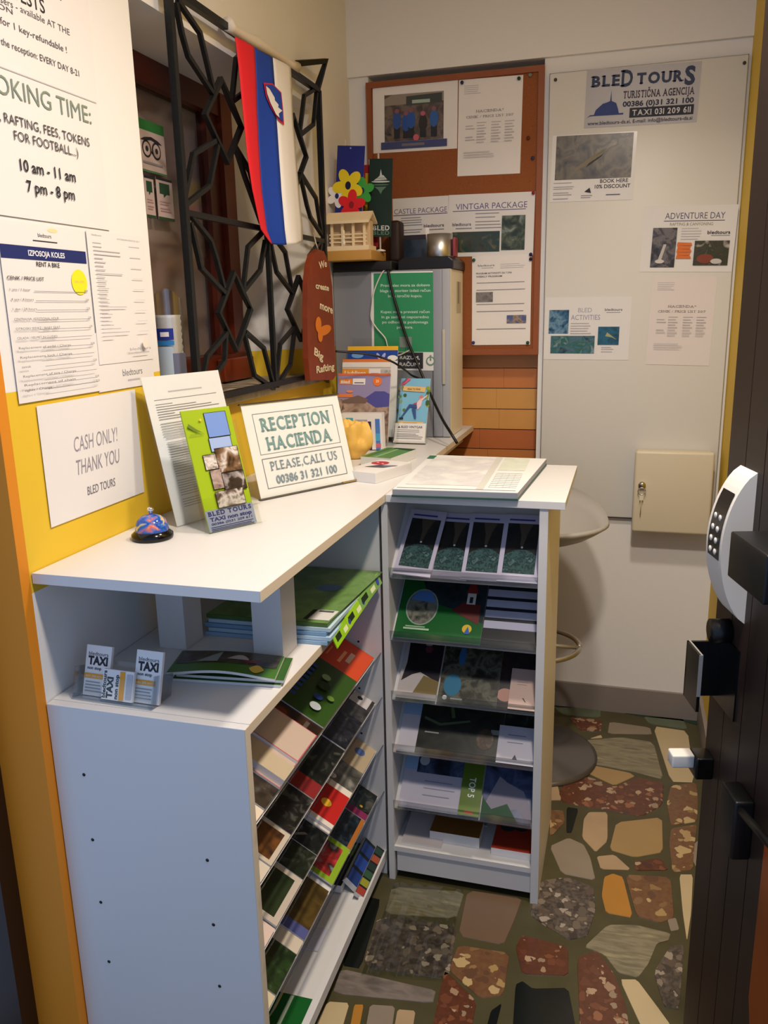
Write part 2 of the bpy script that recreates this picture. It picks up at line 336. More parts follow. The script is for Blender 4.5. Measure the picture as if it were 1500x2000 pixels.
# left wall with its window opening (splayed far reveal), white above and below a yellow band
wl = MB(); Y0, Y1, Y2 = 1.083, 1.54, 2.58; Z0, Z1, T = 1.25, 2.045, -1.24
for (ya, yb, za, zb) in ((Y0, Y1, 0, 1.0), (Y0, Y1, 1.335, 2.6), (Y2, 3.0, 0, 1.0), (Y2, 3.0, 1.335, 2.6), (Y1, Y2, 0, 1.0), (Y1, Y2, Z1, 2.6)): wl.box((T, ya, za), (XW, yb, zb), WHITE)
for (ya, yb, za, zb) in ((Y0, Y1, 1.0, 1.335), (Y2, 3.0, 1.0, 1.335), (Y1, Y2, 1.0, Z0)): wl.box((T, ya, za), (XW, yb, zb), YEL)
for za, zb, m in ((1.335, Z1, mat('#d9d5cf', .75, bump=.7, bscale=38, name='rough_white_plaster')), (Z0, 1.335, YEL)): wl.prism([(XW, Y2, za), (-1.12, 2.33, za), (T, 2.33, za), (T, Y2, za)], (0, 0, zb - za), m)
struct(wl.build('wall_left'))
sl = MB().rbox((-1.2, 1.541, 1.235), (-.915, 2.56, 1.257), noise_mat('grey_stone_sill', ['#7b705f', '#a39883', '#8e836f', '#b3a893'], 12, .5, 9), .004); struct(sl.build('trim_1'))
# back wall: upper part slightly proud, a planked recess on the left
wb = MB(); wb.box((-1.3, YB - .014, 2.205), (.7, 3.05, 2.6), WHITE); wb.box((-.29, YB, 0), (.7, 3.05, 2.205), WHITE); wb.box((-1.3, YB, 0), (-.872, 3.05, 2.205), WHITE); wb.box((-1.3, 2.955, 0), (-.29, 3.05, 2.205), WHITE); struct(wb.build('wall_back'))
pk = MB(); cols = ['#c98a4c', '#c47a40', '#cf9852', '#cd9450', '#b4673a', '#bd7840', '#c48448', '#b8703c']
edges = [690, 718.7, 758, 798.6, 838, 876.6, 915, 955, 995, 1035, 1075, 1115, 1155, 1195, 1240, 1290, 1345]
zs = [at(985, y, 1, 2.94).z for y in edges]
k = 0
for i in range(len(zs) - 1):
    if zs[i + 1] < .02: break
    cut = [-.60, -.415, -.44, -.43, -.5, -.47][i % 6] + .0
    for xa, xb in ((-.872, cut), (cut, -.29)):
        m = mat(cols[i % 8], .38, bump=.1, bscale=30, var=.14, vscale=7, name='varnished_plank')
        pk.box((xa + .0003, 2.935, zs[i + 1] + .0015), (xb - .0003, 2.955, zs[i] - .0015), m)
struct(pk.build('trim_2'))
# right wall (yellow), left jamb / front wall, dark door frame
wr = MB(); wr.box((.313, .95, .0), (.45, 3.0, 2.6), YEL); struct(wr.build('wall_right'))
wf = MB(); wf.box((-1.25, 1.06, 0), (XW, 1.0829, 2.6), mat('#d8861a', .65, bump=.06, bscale=90, name='shaded_yellow_wall_paint')); struct(wf.build('wall_front'))  # same yellow wall; the orange tone of its shade is put into the colour
df = MB().box((-1.4, 1.02, 0), (at(20, 1850, 1, 1.02).x, 1.0595, 2.3), mat('#2a1508', .5, var=.2, vscale=4, name='dark_wood_frame')); struct(df.build('trim_3'))
BBM = mat('#857c76', .45, bump=.05, name='grey_tile_skirting')
struct(MB().box((-.285, YB - .012, 0), (.313, YB, .098), BBM).build('baseboard_back')); struct(MB().box((.301, 1.4, 0), (.313, YB - .012, .098), BBM).build('baseboard_right'))
# window in the reveal
wd = bpy.data.objects.new('window_1', None); COL.objects.link(wd); wd.location = (-1.14, 1.9, 1.26); struct(wd)
RB = mat('#58200f', .35, var=.25, vscale=5, name='red_brown_wood'); RB2 = mat('#6f2c12', .35, var=.2, vscale=5, name='red_brown_wood_light')
fr = MB(); L = (-1.14, 1.9, 1.26)
fr.box((-1.17, 1.50, 1.985), (-1.125, 2.33, 2.045), RB); fr.box((-1.17, 1.50, 1.257), (-1.10, 2.33, 1.335), RB); fr.box((-1.17, 2.265, 1.257), (-1.12, 2.33, 2.045), RB2); fr.box((-1.165, 2.2, 1.3), (-1.135, 2.265, 2.0), RB); fr.box((-1.17, 1.50, 1.257), (-1.125, 1.56, 2.045), RB)
kid(fr, 'window_frame', wd, L)
kid(MB().box((-1.155, 1.56, 1.335), (-1.15, 2.2, 1.985), GLASS), 'window_pane', wd, L)
sash = MB().rbox((-1.10, 2.10, 1.262), (-1.075, 2.29, 1.325), RB2, .004); kid(sash, 'window_rail', wd, L)
rm = MB().box((-1.185, 1.55, 1.3), (-1.18, 2.28, 2.03), mat('#d2bab0', .8, var=.1, vscale=3, name='dim_curtain')); struct(rm.build('trim_4'))

# ------------------------------------------------------------------ door with its lock
free = Vector((.165, 1.40, 0)); dv = Vector((.25, -.97, 0)).normalized(); nv = Vector((-dv.y, dv.x, 0)); nv = nv if nv.x < 0 else -nv
def dp(a, b, z): return free + dv * a + nv * b + Vector((0, 0, z))          # along the door, out of its face, height
def dpx(u, v, off=0):
    d = rx * (u - 750) + ry * (v - 1000) + rz * F; t = (nv.dot(free) + off - nv.dot(EYE)) / nv.dot(d); p = EYE + d * t
    return ((p - free).dot(dv), p.z)
dM = Matrix(((dv.x, 0, nv.x, free.x), (dv.y, 0, nv.y, free.y), (0, 1, nv.z, 0), (0, 0, 0, 1)))
door = bpy.data.objects.new('door_1', None); COL.objects.link(door); door.matrix_world = dM; struct(door)
def dkid(mb, name, par=None): o = mb.build(name); o.parent = par or door; return o       # door space: x along, y up, z out of the face
DB = mat('#2a1e18', .45, var=.2, vscale=6, name='dark_brown_door_board'); dm = MB(); dm.box((0, .01, -.042), (.8, 2.08, -.006), mat('#0d0a08', .6, name='door_core'))
x = 0
while x < .79: dm.box((x, .01, -.006), (min(x + .0655, .8), 2.08, 0), DB); x += .068
dkid(dm, 'door_leaf')
DOORPAD = True
KW = mat('#d9d4cc', .45, name='white_plastic'); KG = mat('#c9c8c6', .5, name='light_grey_plastic')
# keypad lock: arc-shaped body across the door, dark key panel following the arc
z0, z1, dep = .968, 1.205, .044; nz = 28
def arc(t): return z0 + (z1 - z0) * t, dep * (1 - (2 * t - 1) ** 2) ** .72
kp = MB(); ring = [(z0, 0)] + [arc(i / nz) for i in range(1, nz)] + [(z1, 0)]
kp.prism([(.05, z, o) for z, o in ring], (.064, 0, 0), KW)
kk = dkid(kp, 'keypad_lock'); kk['label'] = 'white curved keypad lock'
pn = MB(); vs = []; fs = []
for i in range(13):
    t = .42 + .44 * i / 12; z, o = arc(t); vs += [(.06, z, o + .0012), (.106, z, o + .0012)]
for i in range(12): fs.append((2 * i, 2 * i + 1, 2 * i + 3, 2 * i + 2))
pn.add([(a, b, c) for a, b, c in vs], fs, mat('#1a1817', .3, name='key_panel')); dkid(pn, 'key_panel', kk)
for r in range(4):
    for cidx in range(2):
        t = .465 + .075 * r; z, o = arc(t); b = MB(); b.lathe([(.0048, 0), (.0048, .0012), (.003, .0022), (0, .0024)], (.073 + .019 * cidx, z, o + .0012), KW, 14); dkid(b, 'key_button', kk)
hb = MB().rbox((.178, 1.068, 0), (.30, 1.135, .058), BLACK, .003); hbo = dkid(hb, 'handle_box')
SHB = mat('#0a0a0b', .22, name='glossy_black_steel')
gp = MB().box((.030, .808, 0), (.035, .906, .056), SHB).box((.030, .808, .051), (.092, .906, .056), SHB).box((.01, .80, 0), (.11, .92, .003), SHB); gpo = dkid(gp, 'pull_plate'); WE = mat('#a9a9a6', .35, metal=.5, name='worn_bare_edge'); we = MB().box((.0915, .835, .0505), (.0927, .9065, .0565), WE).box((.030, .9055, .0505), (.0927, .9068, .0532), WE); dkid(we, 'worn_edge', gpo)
th = MB().rbox((.006, .655, 0), (.045, .695, .03), SHB, .003); o = dkid(th, 'thumb_turn')
tk = MB().rbox((.008, .672, .03), (.036, .696, .068), KW, .003); dkid(tk, 'turn_knob', o)
cy = MB().tube([(.06, .935, 0), (.06, .935, .03)], .02, BLACK, 18); dkid(cy, 'lock_cylinder')
rod = MB().tube([(.175, .70, .02), (.40, .745, .03)], .006, BLACK, 8).rbox((.15, .62, 0), (.21, .72, .03), BLACK, .004); dkid(rod, 'door_bolt')
op = MB(); op.add([(.252, .685, .0012), (.252, .41, .0012), (.27, .345, .0012), (.42, .345, .0012), (.42, .685, .0012)], [(0, 1, 2, 3, 4)], mat('#8a3f12', .35, var=.2, vscale=5, name='orange_brown_wood')); dkid(op, 'wood_inlay')

# ------------------------------------------------------------------ counter, base rack, display rack
ZC = 1.035
def worktop(name, a, b, label, cat):
    return tag(MB().box(a, b, LAM).build(name, bevel=.0015), label, cat)
t = empty('counter', (-.73, 1.08, .80), 'long white reception counter along the yellow and white left wall', 'counter'); L = t.location
w = MB().box((XW + .002, 1.086, ZC - .018), (-.523, 2.932, ZC), LAM); kid(w, 'worktop', t, L)
kid(MB().box((-.5228, 1.086, ZC - .0178), (-.5222, 2.932, ZC - .0002), EDGE), 'edge_band', t, L)
for (xa, xb, ya, yb) in ((-.875, -.815, 1.345, 1.415), (-.668, -.606, 1.345, 1.415)): kid(MB().box((xa, ya, .80), (xb, yb, ZC - .018), LAM), 'leg', t, L, bevel=.001)
kid(MB().box((-.9, 2.55, ZC - .058), (-.56, 2.93, ZC - .018), LAM), 'support_batten', t, L)
# --- base rack with sloping shelves open to the right
TH = math.radians(30); CT, ST = math.cos(TH), math.sin(TH); XL = -.562; ROWS = [.612, .492, .360, .228, .080]; XL5 = -.640
t = empty('brochure_rack', (-.75, 1.44, 0), 'low white rack of brochures on sloping shelves under the long counter', 'rack'); L = t.location
ep = MB().box((XW + .002, 1.08, 0), (-.562, 1.098, .7995), LAM); o1 = kid(ep, 'end_panel', t, L, bevel=.001)
kid(MB().box((-.562, 1.0802, 0), (-.5605, 1.0978, .799), EDGE), 'edge_band', t, L)
for u, v in ((164, 1513), (181, 1640), (197, 1762), (213, 1878), (405, 1680), (417, 1806), (429, 1926)):
    p = at(u, v, 1, 1.08); kid(MB().tube([(p.x, 1.0795, p.z), (p.x, 1.083, p.z)], .0032, mat('#1c1a18', .6), 10), 'peg_hole', o1, L)
kid(MB().box((XW + .002, 1.098, .782), (-.562, 1.795, .80), LAM).box((-.562, 1.0982, .7822), (-.5605, 1.795, .7998), EDGE), 'top_board', t, L)
fe = MB().box((XW + .002, 1.797, 0), (-.545, 1.815, ZC - .0185), LAM); o2 = kid(fe, 'end_panel', t, L)
for u, v in ((700, 1253), (702, 1344), (706, 1432)):
    p = at(u, v, 1, 1.797); kid(MB().tube([(p.x, 1.7965, p.z), (p.x, 1.80, p.z)], .003, mat('#1c1a18', .6), 8), 'peg_hole', o2, L)
kid(MB().box((XW + .002, 1.098, .02), (XW + .008, 1.797, .782), LAM), 'back_board', t, L)
for i, z in enumerate(ROWS):
    ln = .30 if i == 0 else .335 if i < 4 else .25
    s = kid(MB().obox(((XL if i < 4 else -.66) - .003, 1.0985, z - .004), (-CT * ln, 0, ST * ln), (0, .698, 0), (-ST * .004, 0, -CT * .004), LAM), 'shelf', t, L)
    if i < 4: kid(MB().obox((XL if i < 4 else XL5, 1.0985, z - .006), (0, .698, 0), (ST * .028, 0, CT * .028), (CT * .002, 0, -ST * .002), ACR2), 'shelf_lip', s, L)
kid(MB().box((XW + .009, 1.098, .045), (-.552, 1.797, .06), LAM).box((-.56, 1.098, .045), (-.545, 1.797, .072), LAM), 'bottom_tray', t, L)
# --- display rack carrying the short counter
t = empty('display_rack', (-.335, 1.95, 0), 'tall narrow white display rack facing the front under the short counter', 'rack'); L = t.location
kid(MB().box((-.534, 1.78, 0), (-.519, 2.16, ZC - .018), LAM), 'side_panel', t, L); kid(MB().box((-.168, 1.78, 0), (-.150, 2.16, ZC - .018), mat('#ece6d4', .45, name='cream_laminate')), 'side_panel', t, L)
kid(MB().box((-.1685, 1.7795, 0), (-.1495, 1.7805, ZC - .018), LAM), 'edge_band', t, L)
kid(MB().box((-.519, 2.145, .024), (-.168, 2.155, ZC - .018), LAM), 'back_board', t, L)
T2 = math.radians(40); C2, S2 = math.cos(T2), math.sin(T2); RR = [.833, .673, .515, .370, .211]
for z in RR:
    s = kid(MB().obox((-.519, 1.787, z - .003), (.351, 0, 0), (0, C2 * .24, S2 * .24), (0, S2 * .004, -C2 * .004), LAM), 'shelf', t, L)
    kid(MB().obox((-.519, 1.7815, z - .003), (.351, 0, 0), (0, -S2 * .004, .027), (0, .002, 0), ACR2), 'shelf_lip', s, L)
kid(MB().box((-.519, 1.782, .085), (-.168, 2.145, .099), LAM), 'bottom_board', t, L); kid(MB().box((-.514, 1.788, .024), (-.168, 1.80, .085), LAM), 'kick_panel', t, L)
t = empty('side_counter', (-.32, 1.99, ZC - .018), 'short white counter top resting on the tall display rack', 'counter'); L = t.location
kid(MB().box((-.5215, 1.775, ZC - .018), (-.113, 2.21, ZC), LAM), 'worktop', t, L, bevel=.001)

# ------------------------------------------------------------------ brochures of the low rack
def on_left(i, y0, y1, h, lift, draw, name, label, t=.004, cat='brochure', up=0, group=None, tw=0, x=None):
    z = ROWS[i] + lift * CT; X = ((XL if i < 4 else XL5) - .004 if x is None else x) + lift * ST
    M, W, H = basis((X - up * CT, y0, z + up * ST), (X - up * CT, y1, z + up * ST), (X - up * CT - h * CT, y0, z + up * ST + h * ST))
    if tw: M = M @ Matrix.Rotation(tw, 4, 'Z')
    s = Sheet(W, H, t); draw(s)
    return tag(s.build(name, M=M), label, cat, group)
def solid(c, border=None, extra=None, inset=.06):
    def d(s):
        s.rect(0, 0, 1, 1, c if not border else border)
        if border: s.rect(inset, inset * s.W / s.H, 1 - inset, 1 - inset * s.W / s.H, c)
        if extra: extra(s)
    return d
DK = lambda a, b, c='#0b0b0c', sc=42: photo([c, a, b, '#4a4a44'], sc)
w_ = PAPER; ylw = mat('#e8b52c', .5)
def orange_b(s):
    s.rect(0, 0, 1, 1, mat('#c2431c', .4)); s.rect(.35, .30, .70, .34, mat('#e0a37a')); s.rect(.3, .55, .75, .58, mat('#e08a50')); s.rect(.35, .48, .62, .50, mat('#e08a50')); s.rect(.45, .2, .75, .26, mat('#d8c0b0'))
on_left(0, 1.625, 1.79, .20, .001, orange_b, 'brochure', 'orange brochure at the far end of the top sloping shelf')
def green_f(s):
    s.rect(0, 0, 1, 1, mat('#2c4a14', .35)); r = random.Random(4)
    for i in range(2):
        for j in range(8): s.rect(.18 + .085 * j, .38 + .13 * i, .18 + .085 * j + .05, .38 + .13 * i + .055, mat('#2a4a9c')); s.ell(.2 + .085 * j, .47 + .13 * i, .012, mat('#8fb0d8'))
    s.ell(.18, .17, .06, mat('#c9d3d8')); s.ell(.34, .2, .05, mat('#1f3a80')); s.ell(.55, .22, .07, mat('#1b3312')); s.ell(.7, .25, .05, mat('#7a9a70')); s.ell(.42, .1, .04, mat('#55762a'))
on_left(0, 1.425, 1.645, .24, .004, green_f, 'folder', 'green folder dotted with blue symbols leaning on the top sloping shelf', .006, 'folder')
def brown_b(s):
    s.rect(0, 0, 1, 1, photo(['#160e08', '#2b1a0c', '#3d2412'], 25)); s.ell(.5, .4, .22, mat('#3b1f10')); s.ell(.5, .4, .15, mat('#6b2c14')); s.rect(.3, .12, .7, .16, mat('#4b4038'))
on_left(0, 1.345, 1.445, .23, .003, brown_b, 'brochure', 'dark brown brochure between the green folder and the beige booklets')
for k in range(4):
    on_left(0, 1.265 - .022 * k, 1.365 - .03 * k, .24, .022 - .006 * k, solid(mat('#b8a494', .5), mat('#b5505c', .5), inset=.02), 'booklet', ['topmost thick beige booklet with pink edge beside the front panel', 'second beige booklet, just under the topmost one', 'third beige booklet down in the pile behind the front panel', 'lowest beige booklet of the pile behind the front panel'][k], .006, 'booklet', group='beige booklets on the top sloping shelf')
def cardbw(s): s.rect(0, 0, 1, 1, photo(['#1c1c1e', '#33302f', '#4a4745'], 40)); s.rect(.55, 0.05, 1, .35, mat('#b9b4b4')); s.ell(.82, .22, .07, mat('#15131c'))
on_left(1, 1.68, 1.787, .17, .001, cardbw, 'brochure', 'dark brochure with a white corner label under the orange brochure')
on_left(1, 1.552, 1.678, .17, .004, solid(DK('#17181d', '#25262e'), extra=lambda s: s.rect(0, .93, 1, 1, mat('#b7a894'))), 'brochure', 'black blue brochure with pale top edge on the second shelf')
def blackred(s): s.rect(0, 0, 1, 1, DK('#14150f', '#1d1e17')); s.rect(0, 0, .25, 1, mat('#7d1416')); s.ell(.7, .8, .09, mat('#9aa090')); s.ell(.85, .7, .07, mat('#aa9999')) ; s.rect(.72, .35, .76, .62, mat('#777a70'))
on_left(1, 1.358, 1.55, .20, .002, blackred, 'brochure', 'black brochure with a red end band in the middle of the second shelf')
on_left(0, 1.205, 1.252, .19, .004, solid(mat('#b5a488', .5)), 'box', 'narrow beige box on the top sloping shelf beside the beige booklets', .02, 'box')
on_left(0, 1.138, 1.204, .19, .002, solid(DK('#2a2118', '#3a2f24', '#1f1812'), extra=lambda s: s.ell(.5, .45, .07, ylw)), 'brochure', 'dark brown brochure with a small yellow emblem on the top sloping shelf')
def beigeblue(s): s.rect(0, 0, 1, 1, mat('#a8977b')); s.ell(.62, .2, .13, mat('#4a5f92'))
on_left(2, 1.677, 1.787, .17, .001, beigeblue, 'brochure', 'beige brochure with a blue half disc on the third shelf', .003)
on_left(2, 1.585, 1.675, .17, .002, solid(photo(['#1f1f1d', '#55544c', '#8d8a84'], 22), extra=lambda s: s.ell(.25, .35, .1, mat('#cfcac4'))), 'brochure', 'grey photo brochure in the middle of the third shelf')
def redw(s): s.rect(0, 0, 1, 1, mat('#d9cfc2')); s.rect(.1, 0, .85, .55, mat('#b51712')); s.ell(.45, .2, .09, ylw)
on_left(2, 1.44, 1.58, .20, .009, redw, 'booklet', 'red and cream booklet sticking up from the third shelf', .006, 'booklet')
on_left(2, 1.432, 1.57, .20, .002, solid(mat('#cfc6bc')), 'booklet', 'plain cream booklet just below the red and cream one', .006, 'booklet')
on_left(1, 1.24, 1.355, .19, .002, solid(DK('#14110f', '#1d1915'), extra=lambda s: s.poly([(.75, .2), (.85, .3), (.5, .7), (.4, .6)], mat('#3c3a34'))), 'brochure', 'plain black brochure near the front panel on the second shelf')
on_left(0, 1.10, 1.136, .19, .001, solid(mat('#d6c6b0')), 'leaflet', 'blank cream leaflet touching the front panel on the top sloping shelf', .003, 'leaflet')
on_left(3, 1.68, 1.787, .17, .002, solid(DK('#0d1713', '#182019'), extra=lambda s: (s.rect(0, 0, .22, 1, mat('#7d1f4d')), s.ell(.35, .15, .04, ylw))), 'brochure', 'dark green brochure with a magenta end band on the fourth shelf')
on_left(2, 1.362, 1.43, .19, .002, solid(DK('#0e110f', '#191c1a'), extra=lambda s: (s.poly([(.1, .35), (.5, .2), (.52, .24), (.12, .39)], mat('#76766c')), s.poly([(.4, .3), (.75, .55), (.73, .58), (.38, .33)], mat('#5b5c54')))), 'brochure', 'black brochure with pale pencil strokes on the third shelf')
on_left(2, 1.285, 1.36, .19, .002, solid(DK('#141a10', '#262c1c', '#1a1f14'), extra=lambda s: (s.ell(.4, .6, .12, mat('#3d4724'), .05), s.ell(.55, .5, .1, mat('#47502c'), .04))), 'brochure', 'dark olive brochure with a leaf sprig on the third shelf')
on_left(1, 1.148, 1.238, .19, .002, solid(photo(['#1c0f08', '#6a3f16', '#2a170c'], 25), mat('#bdb09c'), inset=.1), 'brochure', 'brown photo brochure framed in cream on the second shelf')
on_left(1, 1.10, 1.146, .19, .001, solid(mat('#c9bca8')), 'leaflet', 'blank cream leaflet touching the front panel on the second shelf', .003, 'leaflet')
on_left(3, 1.44, 1.562, .17, .004, solid(photo(['#8d8684', '#b52f2c', '#2a2624', '#a6a0a0'], 16), mat('#86a81c'), inset=.12), 'brochure', 'lime green framed brochure with a red photo on the lowest shelf')
def kids(cs):
    def d(s):
        s.rect(0, 0, 1, 1, mat('#15191b'))
        for i, c in enumerate(cs): s.rect(i / len(cs), .05, (i + .8) / len(cs), .95, mat(c))
    return d
on_left(3, 1.566, 1.677, .17, .002, solid(DK('#0c1116', '#1d2c38', '#141a18'), extra=lambda s: s.rect(0, .0, 1, .06, mat('#a8621c'))), 'brochure', 'black blue brochure with an orange bottom edge on the lowest shelf')
on_left(3, 1.275, 1.42, .17, .002, solid(photo(['#2e2010', '#57451b', '#3b2a14'], 18), extra=lambda s: s.rect(0, 0, .18, 1, mat('#4a4f86'))), 'brochure', 'mustard brown photo brochure with a blue end band on the lowest shelf')
on_left(2, 1.155, 1.283, .19, .002, solid(photo(['#0d1108', '#1d2c14', '#28341a'], 14), mat('#b9ac9c'), inset=.1), 'brochure', 'dark green photo brochure framed in cream on the third shelf')
on_left(2, 1.10, 1.15, .19, .001, solid(mat('#d2b9ac')), 'leaflet', 'pale pink leaflet touching the front panel on the third shelf', .003, 'leaflet')
# on the bottom tray
def tray(y0, y1, x0, x1, z, draw, label, t=.006, name='booklet', cat='booklet', tilt=.0):
    M, W, H = basis((x0, y0, z), (x0, y1, z), (x1, y0, z + tilt)); s = Sheet(W, H, t); draw(s); return tag(s.build(name, M=M), label, cat)
tray(1.62, 1.79, -.61, -.76, .064, kids(['#1c2022', '#2b2f1a', '#5a7a18']), 'black and lime booklet lying at the far end of the bottom tray', .02)
tray(1.63, 1.79, -.578, -.61, .062, kids(['#1c3470', '#21408a', '#1c3470']), 'blue booklet standing at the far end of the bottom tray', .016, tilt=.03)
tray(1.61, 1.792, -.556, -.576, .062, kids(['#9c3c2c', '#8f8f28', '#2a5034', '#1c3028', '#96482c', '#243c30']), 'red, yellow and green booklet at the front of the bottom tray', .012, tilt=.012)
on_left(3, 1.135, 1.235, .18, .002, solid(DK('#0e2411', '#1f3d16', '#16220f'), extra=lambda s: (s.ell(.6, .4, .06, mat('#8c9a8a'), .03), s.ell(.5, .7, .08, mat('#5a6a54'), .02))), 'brochure', 'dark green brochure with a pale emblem near the front panel on the lowest shelf')
on_left(3, 1.237, 1.272, .17, .002, solid(mat('#c9bca8')), 'leaflet', 'narrow cream leaflet beside the mustard brown brochure on the lowest shelf', .003, 'leaflet')
on_left(3, 1.10, 1.133, .18, .002, solid(mat('#cdbf9c'), extra=lambda s: s.ell(.5, .35, .3, mat('#c02a24'))), 'card', 'cream card with a red flower touching the front panel on the lowest shelf', .003, 'card')
tray(1.20, 1.30, -.56, -.66, .061, lambda s: (s.rect(0, 0, 1, 1, mat('#155a24', .35)), s.rect(.02, .42, .98, .5, mat('#9aa890'))), 'bright green booklet lying at the near end of the bottom tray', .006)
tray(1.43, 1.50, -.60, -.655, .061, solid(mat('#c7c6d6')), 'small pale lilac slip lying on the empty bottom tray', .002, 'slip', 'paper slip')
# ------------------------------------------------------------------ brochures of the tall rack
def on_right(i, x0, w, h, lift, draw, name, label, t=.003, cat='brochure', tw=0, group=None):
    z = RR[i] + .001 + lift * C2; y = 1.787 - lift * S2
    M, W, H = basis((x0, y, z), (x0 + w, y, z), (x0, y + h * C2, z + h * S2)); M = M @ Matrix.Rotation(tw, 4, 'Z'); s = Sheet(W, H, t); draw(s)
    return tag(s.build(name, M=M), label, cat, group)
wf_ph = photo(['#0c0d0d', '#17191a', '#232526'], 30); wf_w = photo(['#22393a', '#3c5a58', '#1c3032', '#587472'], 80, .25)
def waterfall(s):
    s.rect(0, 0, 1, 1, mat('#b9b4c8', .35)); s.rect(.1, .12, .9, .86, wf_ph); s.poly([(.38, .86), (.75, .86), (.62, .70), (.55, .52), (.47, .52), (.47, .68)], mat('#4b4236', .3)); s.poly([(.1, .12), (.9, .12), (.9, .38), (.7, .46), (.4, .47), (.1, .38)], wf_w)
    s.ell(.52, .5, .03, mat('#d8dcd8')); s.text('waterfall gorge', .12, .9, .03, mat('#3a3f86'), w=.6)
def waterfall(s):
    s.rect(0, 0, 1, 1, mat('#b9b4c8', .35)); s.rect(.1, .12, .9, .86, wf_ph); s.poly([(.38, .86), (.75, .86), (.62, .70), (.55, .52), (.47, .52), (.47, .68)], mat('#4b4236', .3)); s.poly([(.1, .12), (.9, .12), (.9, .38), (.7, .46), (.4, .47), (.1, .38)], wf_w)
    s.ell(.52, .5, .03, mat('#d8dcd8')); s.rect(.12, .9, .78, .925, mat('#3a3f86'))
for k, (x0, lf, tw) in enumerate(((-.509, .010, -.06), (-.425, .001, -.02), (-.347, .004, 0), (-.262, .007, 0))):
    on_right(0, x0, .092, .19, lf, waterfall, 'brochure', ['tilted waterfall brochure at the left end of the top row in the tall rack', 'narrow showing waterfall brochure, second from the left in the top row', 'third waterfall brochure from the left in the top row', 'waterfall brochure at the right end of the top row'][k], .004, tw=tw, group='waterfall brochures in the top row')
def greenmap(s):
    s.rect(0, 0, 1, 1, mat('#0f5a24', .3)); s.poly([(.22, 1), (1, 1), (1, .32), (.72, .5), (.45, .58), (.3, .75)], photo(['#0d1418', '#1d2c34', '#122018'], 26)); s.ell(.27, .52, .19, mat('#8a9a8e'), .3, 28); s.ell(.27, .52, .175, photo(['#23261f', '#77776a', '#3a3d33'], 40), .28, 28); s.poly([(.12, .63), (.42, .6), (.36, .78), (.2, .79)], mat('#4a78b8'))
    s.poly([(.62, .5), (.95, .3), (.95, .62), (.75, .65)], mat('#5b1712')); s.rect(.78, .62, .88, .82, mat('#c9c4bc')); s.rect(.81, .64, .85, .74, mat('#20242a')); s.poly([(.76, .8), (.9, .8), (.86, .97), (.8, .97)], mat('#7d1d18'))
    s.ell(.83, .22, .055, mat('#d6b120'), .07); s.poly([(.8, .14), (.87, .14), (.84, .26)], mat('#2c5aa8')); s.rect(.1, .14, .4, .17, mat('#9fc0a0')); s.rect(.12, .18, .35, .2, mat('#8fb490'))
on_right(1, -.512, .212, .17, .004, greenmap, 'brochure', 'green landscape brochure with a church and a round photo in the second row', .005)
def stripes(s):
    s.rect(0, 0, 1, 1, mat('#1b1f24', .35))
    for j in range(4): s.rect(.05, .28 + .17 * j, 1, .40 + .17 * j, mat('#a9a8bc'))
on_right(1, -.305, .135, .17, .002, stripes, 'brochure', 'dark brochure with pale stripes at the right of the second row', .004)
def d1(s): s.rect(0, 0, 1, 1, mat('#b0a8a6')); s.poly([(.05, .28), (.3, .4), (.5, .45), (1, .3), (1, 1), (.1, 1), (.12, .6)], photo(['#0b0a10', '#17141f', '#231d28'], 24)); s.poly([(.4, .1), (1, .1), (1, .32), (.6, .4)], mat('#6f5e30')); s.ell(.62, .85, .1, mat('#5c2430')); s.ell(.6, .93, .09, mat('#8d8a8c'), .02)
on_right(2, -.508, .10, .16, .006, d1, 'brochure', 'dark brochure with a tan lower edge at the left of the third row')
def d2(s): s.rect(0, 0, 1, 1, photo(['#111210', '#2b2c24', '#5a5a4c', '#1a1b18'], 34)); s.ell(.22, .28, .15, mat('#1d6a8a'), .17); s.ell(.32, .75, .06, mat('#24598c'), .15); s.ell(.12, .08, .04, mat('#c9cccc')); s.rect(.22, .06, .42, .085, mat('#a9acac'))
on_right(2, -.405, .145, .17, .004, d2, 'brochure', 'dark photo brochure with a turquoise pool in the middle of the third row')
def d3(s): s.rect(0, 0, 1, 1, photo(['#120e0e', '#2e211b', '#1c1a24', '#3c261e'], 26)); s.ell(.25, .22, .2, mat('#b08474'), .1)
on_right(2, -.268, .1, .17, .002, d3, 'brochure', 'dark brown brochure at the right of the third row')
def d4(s): s.rect(0, 0, 1, 1, mat('#b3988c')); s.lines(.25, .7, [.72, .66, .6], mat('#8f7a72'), .012); s.poly([(.5, .28), (.55, .28), (.66, .18), (.6, .2)], mat('#3a302c'))
on_right(2, -.232, .063, .105, .012, d4, 'card', 'small peach card in front of the dark brown brochure', .003, 'card')
def wl_(s): s.rect(0, 0, 1, 1, mat('#c4c0c8')); s.rect(0, .55, 1, 1, mat('#92b2d2'))
on_right(3, -.510, .06, .18, .001, wl_, 'leaflet', 'white and pale blue leaflet at the left of the fourth row', .003, 'leaflet')
def nm(s): s.rect(0, 0, 1, 1, photo(['#0b0e0d', '#151a17', '#262a22', '#0d0f0e'], 18)); s.poly([(.05, .5), (.25, .42), (.6, .52), (.6, .55), (.25, .46), (.05, .54)], mat('#4c5a3c')); s.poly([(.3, .9), (.38, .55), (.42, .56), (.34, .9)], mat('#4a5c34')); s.rect(.86, .38, 1, .45, mat('#7d7f78')); s.ell(.8, .3, .1, photo(['#5a4030', '#3a3026', '#6f5a48'], 60), .15); s.rect(.08, .3, .25, .32, mat('#8a8c86'))
on_right(3, -.462, .212, .18, .005, nm, 'brochure', 'black landscape brochure with a faint map in the fourth row', .004)
